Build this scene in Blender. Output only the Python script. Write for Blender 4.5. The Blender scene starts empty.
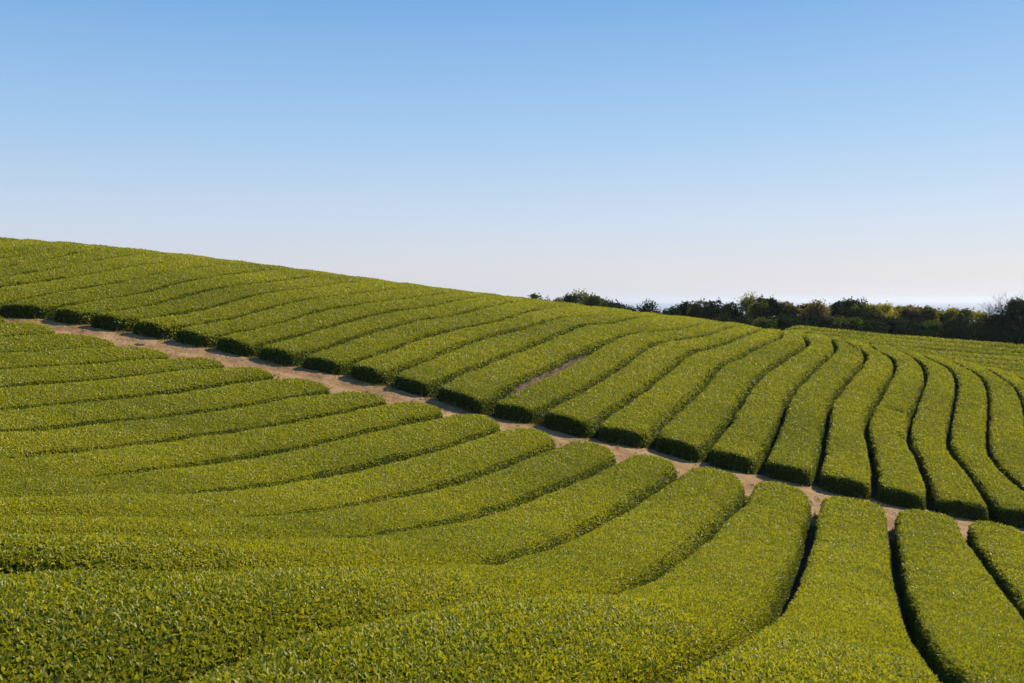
import bpy, math, random
import numpy as np
R = math.radians
SC = bpy.context.scene
COL = SC.collection
rng = np.random.default_rng(7)

# ---------------------------------------------------------------- data (metres, camera stands at 0,0,0)
UP = [[[-26.18,35.34],[-26.05,36.08],[-25.91,36.82],[-25.77,37.55],[-25.63,38.29],[-25.5,39.02],[-25.36,39.76],[-25.22,40.5],[-25.08,41.23],[-24.95,41.97],[-24.81,42.7],[-24.67,43.44],[-24.54,44.18],[-24.43,44.92],[-24.36,45.66],[-24.32,46.41],[-24.31,47.16],[-24.32,47.91],[-24.34,48.66],[-24.37,49.4],[-24.43,50.15],[-24.52,50.89],[-24.63,51.63],[-24.78,52.37],[-24.95,53.1],[-25.15,53.82],[-25.38,54.53],[-25.63,55.24],[-25.88,55.94],[-26.1,56.66],[-26.27,57.39],[-26.41,58.12],[-26.53,58.86],[-26.64,59.6],[-26.75,60.34],[-26.87,61.08],[-26.98,61.82],[-27.1,62.56],[-27.21,63.3],[-27.32,64.04],[-27.44,64.78],[-27.55,65.52],[-27.67,66.26],[-27.78,67.0]],[[-24.61,35.3],[-24.45,36.02],[-24.29,36.75],[-24.13,37.48],[-23.98,38.21],[-23.82,38.94],[-23.66,39.66],[-23.5,40.39],[-23.34,41.12],[-23.19,41.85],[-23.06,42.58],[-22.95,43.32],[-22.86,44.06],[-22.79,44.8],[-22.73,45.55],[-22.69,46.29],[-22.66,47.03],[-22.65,47.78],[-22.67,48.52],[-22.72,49.27],[-22.79,50.01],[-22.89,50.75],[-23.01,51.48],[-23.16,52.21],[-23.31,52.94],[-23.44,53.68],[-23.55,54.41],[-23.65,55.15],[-23.73,55.89],[-23.81,56.63],[-23.9,57.37],[-23.98,58.11],[-24.06,58.85],[-24.15,59.59],[-24.23,60.34],[-24.31,61.08],[-24.39,61.82],[-24.48,62.56],[-24.56,63.3],[-24.64,64.04],[-24.73,64.78],[-24.81,65.52],[-24.89,66.26],[-24.97,67.0]],[[-23.03,35.25],[-22.86,35.97],[-22.68,36.7],[-22.51,37.42],[-22.33,38.14],[-22.16,38.87],[-21.99,39.59],[-21.83,40.32],[-21.69,41.06],[-21.57,41.79],[-21.44,42.53],[-21.31,43.26],[-21.19,44.0],[-21.11,44.74],[-21.08,45.48],[-21.08,46.23],[-21.11,46.97],[-21.16,47.72],[-21.22,48.46],[-21.29,49.2],[-21.37,49.94],[-21.46,50.68],[-21.56,51.42],[-21.69,52.16],[-21.81,52.89],[-21.93,53.63],[-22.02,54.37],[-22.09,55.11],[-22.15,55.85],[-22.21,56.6],[-22.27,57.34],[-22.33,58.08],[-22.38,58.83],[-22.44,59.57],[-22.5,60.31],[-22.56,61.05],[-22.62,61.8],[-22.68,62.54],[-22.74,63.28],[-22.8,64.03],[-22.86,64.77],[-22.92,65.51],[-22.98,66.26],[-23.03,67.0]],[[-21.46,35.2],[-21.33,35.93],[-21.2,36.66],[-21.07,37.4],[-20.94,38.13],[-20.8,38.86],[-20.64,39.59],[-20.45,40.31],[-20.25,41.03],[-20.05,41.75],[-19.88,42.47],[-19.74,43.21],[-19.64,43.94],[-19.56,44.68],[-19.5,45.43],[-19.45,46.17],[-19.41,46.91],[-19.37,47.66],[-19.35,48.4],[-19.34,49.15],[-19.33,49.89],[-19.35,50.64],[-19.37,51.38],[-19.41,52.13],[-19.47,52.87],[-19.54,53.61],[-19.6,54.36],[-19.66,55.1],[-19.71,55.84],[-19.75,56.59],[-19.8,57.33],[-19.84,58.07],[-19.89,58.82],[-19.93,59.56],[-19.98,60.31],[-20.02,61.05],[-20.06,61.79],[-20.11,62.54],[-20.15,63.28],[-20.2,64.02],[-20.24,64.77],[-20.29,65.51],[-20.33,66.26],[-20.37,67.0]],[[-19.88,35.15],[-19.88,35.9],[-19.87,36.65],[-19.8,37.4],[-19.65,38.13],[-19.41,38.84],[-19.12,39.53],[-18.83,40.23],[-18.56,40.93],[-18.32,41.64],[-18.11,42.36],[-17.93,43.09],[-17.78,43.82],[-17.66,44.56],[-17.54,45.3],[-17.42,46.04],[-17.29,46.78],[-17.16,47.52],[-17.03,48.26],[-16.92,49.0],[-16.82,49.75],[-16.74,50.49],[-16.68,51.24],[-16.64,51.99],[-16.62,52.74],[-16.62,53.49],[-16.63,54.24],[-16.65,54.99],[-16.65,55.74],[-16.65,56.49],[-16.64,57.24],[-16.64,57.99],[-16.63,58.74],[-16.63,59.49],[-16.62,60.25],[-16.62,61.0],[-16.61,61.75],[-16.61,62.5],[-16.6,63.25],[-16.6,64.0],[-16.59,64.75],[-16.59,65.5],[-16.58,66.25],[-16.58,67.0]],[[-18.31,35.1],[-18.05,35.8],[-17.86,36.53],[-17.71,37.27],[-17.53,38.0],[-17.32,38.72],[-17.08,39.43],[-16.83,40.14],[-16.58,40.85],[-16.37,41.57],[-16.2,42.3],[-16.05,43.04],[-15.92,43.78],[-15.8,44.52],[-15.67,45.26],[-15.54,46.01],[-15.42,46.75],[-15.3,47.49],[-15.2,48.23],[-15.12,48.98],[-15.06,49.73],[-15.01,50.48],[-14.99,51.23],[-14.98,51.99],[-14.96,52.74],[-14.92,53.49],[-14.88,54.24],[-14.84,54.99],[-14.79,55.74],[-14.75,56.49],[-14.71,57.24],[-14.66,57.99],[-14.62,58.74],[-14.58,59.49],[-14.53,60.24],[-14.49,60.99],[-14.44,61.75],[-14.4,62.5],[-14.36,63.25],[-14.31,64.0],[-14.27,64.75],[-14.23,65.5],[-14.18,66.25],[-14.14,67.0]],[[-16.56,35.63],[-16.27,36.31],[-16.01,37.01],[-15.76,37.71],[-15.47,38.39],[-15.18,39.08],[-14.91,39.77],[-14.71,40.48],[-14.55,41.21],[-14.42,41.94],[-14.32,42.68],[-14.21,43.41],[-14.07,44.15],[-13.92,44.87],[-13.77,45.6],[-13.62,46.33],[-13.47,47.06],[-13.32,47.79],[-13.18,48.51],[-13.05,49.25],[-12.94,49.98],[-12.86,50.72],[-12.81,51.46],[-12.79,52.21],[-12.79,52.95],[-12.81,53.69],[-12.8,54.44],[-12.74,55.18],[-12.66,55.92],[-12.58,56.65],[-12.5,57.39],[-12.42,58.13],[-12.34,58.87],[-12.26,59.61],[-12.18,60.35],[-12.09,61.09],[-12.01,61.83],[-11.93,62.57],[-11.85,63.31],[-11.77,64.04],[-11.69,64.78],[-11.61,65.52],[-11.53,66.26],[-11.45,67.0]],[[-15.15,35.4],[-14.73,36.03],[-14.34,36.68],[-14.03,37.36],[-13.78,38.08],[-13.58,38.81],[-13.4,39.54],[-13.25,40.28],[-13.1,41.02],[-12.96,41.76],[-12.79,42.5],[-12.58,43.23],[-12.34,43.94],[-12.1,44.66],[-11.85,45.37],[-11.61,46.09],[-11.39,46.81],[-11.19,47.54],[-11.03,48.28],[-10.9,49.02],[-10.8,49.77],[-10.73,50.52],[-10.67,51.28],[-10.59,52.03],[-10.49,52.78],[-10.39,53.53],[-10.28,54.28],[-10.18,55.02],[-10.08,55.77],[-9.97,56.52],[-9.87,57.27],[-9.76,58.02],[-9.66,58.77],[-9.56,59.51],[-9.45,60.26],[-9.35,61.01],[-9.25,61.76],[-9.14,62.51],[-9.04,63.26],[-8.93,64.01],[-8.83,64.75],[-8.73,65.5],[-8.62,66.25],[-8.52,67.0]],[[-13.62,35.2],[-13.17,35.81],[-12.77,36.46],[-12.42,37.14],[-12.11,37.84],[-11.87,38.57],[-11.7,39.31],[-11.54,40.06],[-11.39,40.81],[-11.22,41.56],[-11.03,42.3],[-10.81,43.03],[-10.58,43.76],[-10.34,44.49],[-10.09,45.21],[-9.85,45.94],[-9.64,46.67],[-9.43,47.41],[-9.24,48.15],[-9.06,48.89],[-8.89,49.64],[-8.73,50.38],[-8.59,51.14],[-8.46,51.89],[-8.34,52.65],[-8.22,53.4],[-8.11,54.16],[-7.99,54.91],[-7.87,55.67],[-7.75,56.42],[-7.63,57.18],[-7.51,57.93],[-7.39,58.69],[-7.27,59.45],[-7.15,60.2],[-7.04,60.96],[-6.92,61.71],[-6.8,62.47],[-6.68,63.22],[-6.56,63.98],[-6.44,64.73],[-6.32,65.49],[-6.2,66.24],[-6.09,67.0]],[[-12.01,34.9],[-11.6,35.56],[-11.2,36.22],[-10.84,36.91],[-10.53,37.62],[-10.3,38.36],[-10.11,39.12],[-9.93,39.87],[-9.73,40.62],[-9.51,41.36],[-9.29,42.11],[-9.06,42.85],[-8.82,43.59],[-8.57,44.32],[-8.3,45.05],[-8.02,45.77],[-7.75,46.5],[-7.5,47.23],[-7.25,47.97],[-7.03,48.71],[-6.83,49.46],[-6.64,50.21],[-6.47,50.97],[-6.31,51.73],[-6.17,52.49],[-6.04,53.26],[-5.91,54.02],[-5.77,54.78],[-5.64,55.55],[-5.5,56.31],[-5.36,57.07],[-5.22,57.84],[-5.09,58.6],[-4.95,59.37],[-4.81,60.13],[-4.67,60.89],[-4.54,61.66],[-4.4,62.42],[-4.26,63.18],[-4.12,63.95],[-3.99,64.71],[-3.85,65.47],[-3.71,66.24],[-3.57,67.0]],[[-10.46,34.5],[-10.08,35.19],[-9.71,35.89],[-9.37,36.6],[-9.06,37.33],[-8.8,38.07],[-8.59,38.83],[-8.39,39.6],[-8.19,40.36],[-7.96,41.12],[-7.72,41.86],[-7.45,42.61],[-7.17,43.34],[-6.88,44.08],[-6.59,44.81],[-6.3,45.54],[-6.0,46.28],[-5.71,47.01],[-5.43,47.75],[-5.17,48.49],[-4.93,49.24],[-4.72,50.0],[-4.52,50.77],[-4.34,51.53],[-4.17,52.3],[-4.01,53.08],[-3.86,53.85],[-3.71,54.63],[-3.59,55.4],[-3.48,56.18],[-3.39,56.97],[-3.29,57.75],[-3.15,58.53],[-2.98,59.3],[-2.81,60.07],[-2.64,60.84],[-2.47,61.61],[-2.3,62.38],[-2.13,63.15],[-1.96,63.92],[-1.79,64.69],[-1.62,65.46],[-1.45,66.23],[-1.28,67.0]],[[-8.84,33.97],[-8.49,34.7],[-8.16,35.43],[-7.85,36.17],[-7.56,36.92],[-7.29,37.67],[-7.04,38.44],[-6.81,39.2],[-6.58,39.97],[-6.34,40.74],[-6.1,41.5],[-5.84,42.26],[-5.56,43.02],[-5.26,43.76],[-4.95,44.5],[-4.63,45.24],[-4.32,45.98],[-4.04,46.73],[-3.77,47.49],[-3.55,48.26],[-3.34,49.03],[-3.15,49.81],[-2.96,50.59],[-2.77,51.37],[-2.59,52.15],[-2.41,52.94],[-2.23,53.72],[-2.06,54.5],[-1.91,55.29],[-1.77,56.08],[-1.65,56.88],[-1.54,57.67],[-1.39,58.46],[-1.19,59.24],[-0.99,60.01],[-0.79,60.79],[-0.58,61.57],[-0.38,62.34],[-0.17,63.12],[0.03,63.89],[0.23,64.67],[0.44,65.45],[0.64,66.22],[0.85,67.0]],[[-7.25,33.5],[-6.93,34.25],[-6.62,35.01],[-6.34,35.78],[-6.09,36.56],[-5.84,37.34],[-5.59,38.12],[-5.33,38.9],[-5.05,39.67],[-4.78,40.44],[-4.5,41.21],[-4.22,41.97],[-3.91,42.73],[-3.58,43.48],[-3.23,44.22],[-2.9,44.97],[-2.6,45.73],[-2.33,46.5],[-2.09,47.29],[-1.87,48.08],[-1.64,48.86],[-1.42,49.65],[-1.19,50.44],[-0.97,51.22],[-0.75,52.01],[-0.53,52.8],[-0.32,53.59],[-0.11,54.38],[0.08,55.18],[0.27,55.98],[0.45,56.77],[0.64,57.57],[0.83,58.37],[1.05,59.15],[1.28,59.94],[1.51,60.72],[1.75,61.51],[1.98,62.29],[2.21,63.08],[2.45,63.86],[2.68,64.65],[2.91,65.43],[3.15,66.22],[3.38,67.0]],[[-5.64,33.13],[-5.31,33.9],[-5.01,34.67],[-4.72,35.46],[-4.46,36.25],[-4.22,37.05],[-3.97,37.85],[-3.71,38.64],[-3.44,39.43],[-3.15,40.21],[-2.84,40.99],[-2.52,41.76],[-2.18,42.52],[-1.81,43.28],[-1.44,44.02],[-1.1,44.78],[-0.8,45.57],[-0.55,46.36],[-0.31,47.16],[-0.06,47.96],[0.18,48.76],[0.42,49.56],[0.67,50.36],[0.93,51.15],[1.2,51.94],[1.48,52.73],[1.76,53.51],[2.05,54.3],[2.33,55.08],[2.61,55.87],[2.87,56.66],[3.13,57.46],[3.38,58.25],[3.64,59.05],[3.9,59.84],[4.15,60.64],[4.41,61.43],[4.67,62.23],[4.92,63.02],[5.18,63.82],[5.43,64.61],[5.69,65.41],[5.95,66.2],[6.2,67.0]],[[-4.09,32.66],[-3.81,33.47],[-3.52,34.28],[-3.24,35.08],[-2.96,35.89],[-2.69,36.71],[-2.43,37.53],[-2.17,38.34],[-1.9,39.16],[-1.61,39.96],[-1.3,40.76],[-0.97,41.56],[-0.63,42.34],[-0.28,43.12],[0.07,43.91],[0.4,44.7],[0.72,45.49],[1.03,46.29],[1.31,47.1],[1.59,47.91],[1.86,48.73],[2.14,49.54],[2.45,50.34],[2.79,51.13],[3.21,51.87],[3.73,52.55],[4.16,53.29],[4.46,54.09],[4.75,54.9],[5.04,55.71],[5.33,56.51],[5.62,57.32],[5.91,58.13],[6.2,58.93],[6.5,59.74],[6.79,60.55],[7.08,61.35],[7.37,62.16],[7.66,62.97],[7.95,63.77],[8.24,64.58],[8.53,65.39],[8.82,66.19],[9.11,67.0]],[[-2.57,32.07],[-2.28,32.89],[-1.98,33.72],[-1.69,34.54],[-1.38,35.36],[-1.07,36.18],[-0.75,36.99],[-0.44,37.81],[-0.14,38.64],[0.15,39.46],[0.45,40.29],[0.75,41.11],[1.05,41.93],[1.35,42.75],[1.64,43.58],[1.94,44.4],[2.22,45.23],[2.49,46.07],[2.76,46.9],[3.06,47.72],[3.39,48.53],[3.78,49.32],[4.29,50.02],[4.79,50.74],[5.15,51.54],[5.48,52.35],[5.8,53.17],[6.12,53.98],[6.45,54.79],[6.77,55.61],[7.09,56.42],[7.42,57.23],[7.74,58.05],[8.07,58.86],[8.39,59.68],[8.71,60.49],[9.04,61.3],[9.36,62.12],[9.68,62.93],[10.01,63.74],[10.33,64.56],[10.65,65.37],[10.98,66.19],[11.3,67.0]],[[-0.84,31.02],[-0.49,31.86],[-0.15,32.71],[0.17,33.57],[0.49,34.43],[0.8,35.28],[1.12,36.14],[1.44,37.0],[1.75,37.86],[2.07,38.71],[2.39,39.57],[2.7,40.43],[3.0,41.29],[3.29,42.16],[3.58,43.03],[3.86,43.9],[4.15,44.76],[4.45,45.63],[4.76,46.49],[5.11,47.33],[5.53,48.15],[6.02,48.92],[6.56,49.65],[7.13,50.37],[7.67,51.11],[8.17,51.87],[8.63,52.66],[9.04,53.48],[9.43,54.31],[9.79,55.15],[10.13,55.99],[10.46,56.85],[10.77,57.71],[11.08,58.57],[11.42,59.42],[11.77,60.26],[12.13,61.1],[12.48,61.94],[12.84,62.79],[13.19,63.63],[13.55,64.47],[13.9,65.31],[14.26,66.16],[14.61,67.0]],[[0.78,31.12],[1.14,31.94],[1.5,32.75],[1.85,33.58],[2.18,34.41],[2.49,35.24],[2.8,36.08],[3.11,36.91],[3.42,37.75],[3.73,38.58],[4.05,39.42],[4.35,40.26],[4.63,41.1],[4.92,41.95],[5.2,42.8],[5.48,43.64],[5.77,44.49],[6.08,45.32],[6.42,46.15],[6.82,46.95],[7.28,47.71],[7.8,48.44],[8.32,49.16],[8.82,49.9],[9.27,50.67],[9.7,51.45],[10.1,52.25],[10.49,53.05],[10.86,53.86],[11.22,54.68],[11.57,55.5],[11.91,56.32],[12.24,57.15],[12.57,57.98],[12.91,58.81],[13.25,59.63],[13.6,60.45],[13.95,61.27],[14.3,62.09],[14.65,62.91],[14.99,63.74],[15.34,64.56],[15.69,65.38],[16.04,66.2]],[[2.46,30.63],[2.75,31.46],[3.05,32.29],[3.36,33.12],[3.67,33.94],[3.99,34.76],[4.3,35.58],[4.61,36.4],[4.92,37.23],[5.22,38.05],[5.53,38.87],[5.85,39.7],[6.15,40.52],[6.44,41.35],[6.73,42.18],[7.03,43.01],[7.34,43.83],[7.66,44.65],[8.02,45.45],[8.43,46.23],[8.87,46.99],[9.33,47.74],[9.78,48.5],[10.2,49.27],[10.61,50.05],[10.99,50.84],[11.37,51.64],[11.74,52.43],[12.1,53.23],[12.46,54.04],[12.82,54.84],[13.17,55.65],[13.51,56.46],[13.86,57.27],[14.19,58.08],[14.53,58.89],[14.86,59.7],[15.2,60.52],[15.53,61.33],[15.87,62.15],[16.2,62.96],[16.53,63.77],[16.87,64.59],[17.2,65.4]],[[4.27,30.78],[4.54,31.58],[4.82,32.39],[5.1,33.19],[5.39,33.99],[5.69,34.78],[6.0,35.58],[6.32,36.37],[6.64,37.15],[6.94,37.95],[7.24,38.75],[7.52,39.55],[7.8,40.35],[8.08,41.16],[8.36,41.96],[8.65,42.76],[8.95,43.55],[9.29,44.33],[9.66,45.1],[10.05,45.85],[10.45,46.61],[10.84,47.36],[11.21,48.13],[11.59,48.89],[11.96,49.66],[12.33,50.42],[12.71,51.19],[13.09,51.94],[13.49,52.7],[13.89,53.44],[14.29,54.19],[14.67,54.96],[15.0,55.74],[15.23,56.56],[15.39,57.39],[15.61,58.22],[15.9,59.02],[16.19,59.81],[16.49,60.61],[16.79,61.41],[17.08,62.21],[17.38,63.0],[17.67,63.8],[17.97,64.6]],[[5.85,30.3],[6.15,31.09],[6.44,31.87],[6.74,32.65],[7.04,33.44],[7.33,34.23],[7.61,35.02],[7.89,35.81],[8.17,36.6],[8.45,37.39],[8.73,38.18],[9.01,38.97],[9.3,39.76],[9.59,40.54],[9.89,41.33],[10.21,42.1],[10.54,42.87],[10.88,43.64],[11.24,44.4],[11.6,45.16],[11.96,45.91],[12.33,46.66],[12.7,47.42],[13.08,48.17],[13.45,48.92],[13.82,49.67],[14.2,50.42],[14.58,51.17],[14.96,51.91],[15.34,52.66],[15.7,53.42],[16.03,54.19],[16.23,55.0],[16.31,55.84],[16.49,56.66],[16.76,57.45],[17.03,58.25],[17.3,59.04],[17.57,59.83],[17.85,60.63],[18.12,61.42],[18.39,62.21],[18.66,63.01],[18.94,63.8]],[[7.5,30.18],[7.79,30.94],[8.09,31.71],[8.37,32.48],[8.66,33.25],[8.93,34.02],[9.21,34.79],[9.48,35.56],[9.75,36.34],[10.02,37.11],[10.28,37.89],[10.55,38.66],[10.82,39.43],[11.11,40.2],[11.41,40.96],[11.73,41.72],[12.06,42.47],[12.39,43.22],[12.74,43.96],[13.08,44.71],[13.43,45.45],[13.77,46.19],[14.12,46.93],[14.47,47.67],[14.82,48.41],[15.18,49.15],[15.53,49.89],[15.89,50.63],[16.25,51.37],[16.61,52.1],[16.97,52.84],[17.32,53.58],[17.62,54.34],[17.83,55.13],[17.97,55.94],[18.18,56.73],[18.42,57.52],[18.66,58.3],[18.9,59.08],[19.14,59.87],[19.38,60.65],[19.62,61.43],[19.86,62.22],[20.1,63.0]],[[9.13,29.93],[9.42,30.68],[9.71,31.43],[9.98,32.18],[10.24,32.94],[10.51,33.7],[10.77,34.46],[11.03,35.21],[11.29,35.97],[11.56,36.73],[11.83,37.49],[12.09,38.24],[12.36,39.0],[12.64,39.75],[12.92,40.5],[13.22,41.25],[13.54,41.99],[13.87,42.72],[14.21,43.44],[14.56,44.17],[14.91,44.89],[15.26,45.61],[15.61,46.34],[15.96,47.06],[16.3,47.78],[16.65,48.5],[17.0,49.23],[17.34,49.95],[17.69,50.68],[18.03,51.41],[18.36,52.14],[18.68,52.87],[18.98,53.62],[19.2,54.39],[19.25,55.19],[19.1,55.97],[19.08,56.77],[19.27,57.55],[19.47,58.32],[19.68,59.1],[19.89,59.87],[20.1,60.65],[20.31,61.42],[20.52,62.2]],[[10.85,29.68],[11.11,30.42],[11.37,31.16],[11.63,31.91],[11.87,32.65],[12.11,33.4],[12.34,34.15],[12.57,34.91],[12.79,35.66],[13.01,36.41],[13.24,37.17],[13.48,37.91],[13.74,38.66],[14.02,39.39],[14.33,40.11],[14.66,40.83],[14.99,41.54],[15.34,42.25],[15.68,42.95],[16.02,43.66],[16.36,44.37],[16.69,45.09],[17.02,45.8],[17.35,46.51],[17.68,47.22],[18.02,47.94],[18.35,48.65],[18.69,49.35],[19.03,50.06],[19.37,50.77],[19.71,51.48],[20.02,52.21],[20.29,52.94],[20.51,53.7],[20.63,54.47],[20.6,55.26],[20.52,56.04],[20.62,56.82],[20.8,57.58],[20.98,58.35],[21.17,59.11],[21.36,59.87],[21.55,60.64],[21.73,61.4]],[[12.42,29.43],[12.7,30.14],[12.97,30.87],[13.21,31.6],[13.45,32.34],[13.68,33.08],[13.9,33.81],[14.13,34.55],[14.34,35.3],[14.54,36.04],[14.75,36.79],[14.97,37.53],[15.23,38.25],[15.51,38.97],[15.82,39.68],[16.14,40.38],[16.46,41.09],[16.78,41.79],[17.11,42.49],[17.44,43.19],[17.77,43.89],[18.1,44.58],[18.43,45.28],[18.76,45.98],[19.1,46.68],[19.43,47.37],[19.76,48.07],[20.1,48.77],[20.43,49.46],[20.76,50.16],[21.08,50.87],[21.38,51.58],[21.66,52.29],[21.92,53.02],[22.15,53.76],[22.33,54.51],[22.48,55.27],[22.56,56.04],[22.58,56.81],[22.6,57.58],[22.73,58.34],[22.9,59.1],[23.07,59.85],[23.25,60.6]],[[14.41,29.61],[14.59,30.35],[14.79,31.09],[15.01,31.82],[15.23,32.55],[15.44,33.29],[15.63,34.03],[15.79,34.78],[15.94,35.52],[16.12,36.27],[16.32,37.0],[16.56,37.73],[16.84,38.44],[17.14,39.14],[17.45,39.84],[17.77,40.53],[18.1,41.23],[18.43,41.92],[18.76,42.61],[19.09,43.3],[19.41,43.98],[19.74,44.67],[20.07,45.36],[20.4,46.05],[20.73,46.74],[21.06,47.43],[21.39,48.12],[21.72,48.81],[22.04,49.51],[22.36,50.2],[22.67,50.9],[22.98,51.6],[23.27,52.3],[23.54,53.02],[23.78,53.74],[23.97,54.48],[24.07,55.24],[24.01,56.0],[23.85,56.75],[23.91,57.51],[24.06,58.26],[24.22,59.0],[24.37,59.75],[24.53,60.5]],[[16.46,29.68],[16.59,30.43],[16.73,31.18],[16.86,31.93],[16.98,32.67],[17.1,33.43],[17.22,34.18],[17.35,34.93],[17.51,35.67],[17.7,36.4],[17.93,37.13],[18.18,37.85],[18.47,38.55],[18.77,39.25],[19.08,39.94],[19.41,40.63],[19.73,41.32],[20.06,42.0],[20.39,42.69],[20.72,43.37],[21.05,44.06],[21.38,44.74],[21.71,45.43],[22.04,46.11],[22.37,46.79],[22.7,47.48],[23.03,48.17],[23.35,48.85],[23.67,49.54],[23.99,50.23],[24.3,50.93],[24.6,51.63],[24.88,52.33],[25.14,53.05],[25.38,53.77],[25.57,54.51],[25.67,55.26],[25.63,56.02],[25.62,56.77],[25.75,57.52],[25.91,58.27],[26.07,59.01],[26.22,59.76],[26.38,60.5]],[[18.64,30.67],[18.76,31.39],[18.87,32.12],[18.98,32.85],[19.08,33.57],[19.18,34.3],[19.29,35.03],[19.42,35.75],[19.58,36.47],[19.76,37.18],[19.97,37.88],[20.21,38.58],[20.48,39.26],[20.77,39.94],[21.07,40.61],[21.38,41.27],[21.69,41.94],[22.01,42.6],[22.33,43.26],[22.65,43.92],[22.98,44.58],[23.31,45.24],[23.64,45.89],[23.96,46.55],[24.29,47.21],[24.61,47.87],[24.93,48.53],[25.24,49.2],[25.54,49.87],[25.84,50.54],[26.13,51.21],[26.4,51.9],[26.65,52.59],[26.86,53.29],[27.03,54.01],[27.15,54.73],[27.23,55.46],[27.35,56.19],[27.49,56.91],[27.64,57.62],[27.8,58.34],[27.95,59.06],[28.1,59.78],[28.25,60.5]]]      # furrows of the field above the path (x, y)
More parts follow.
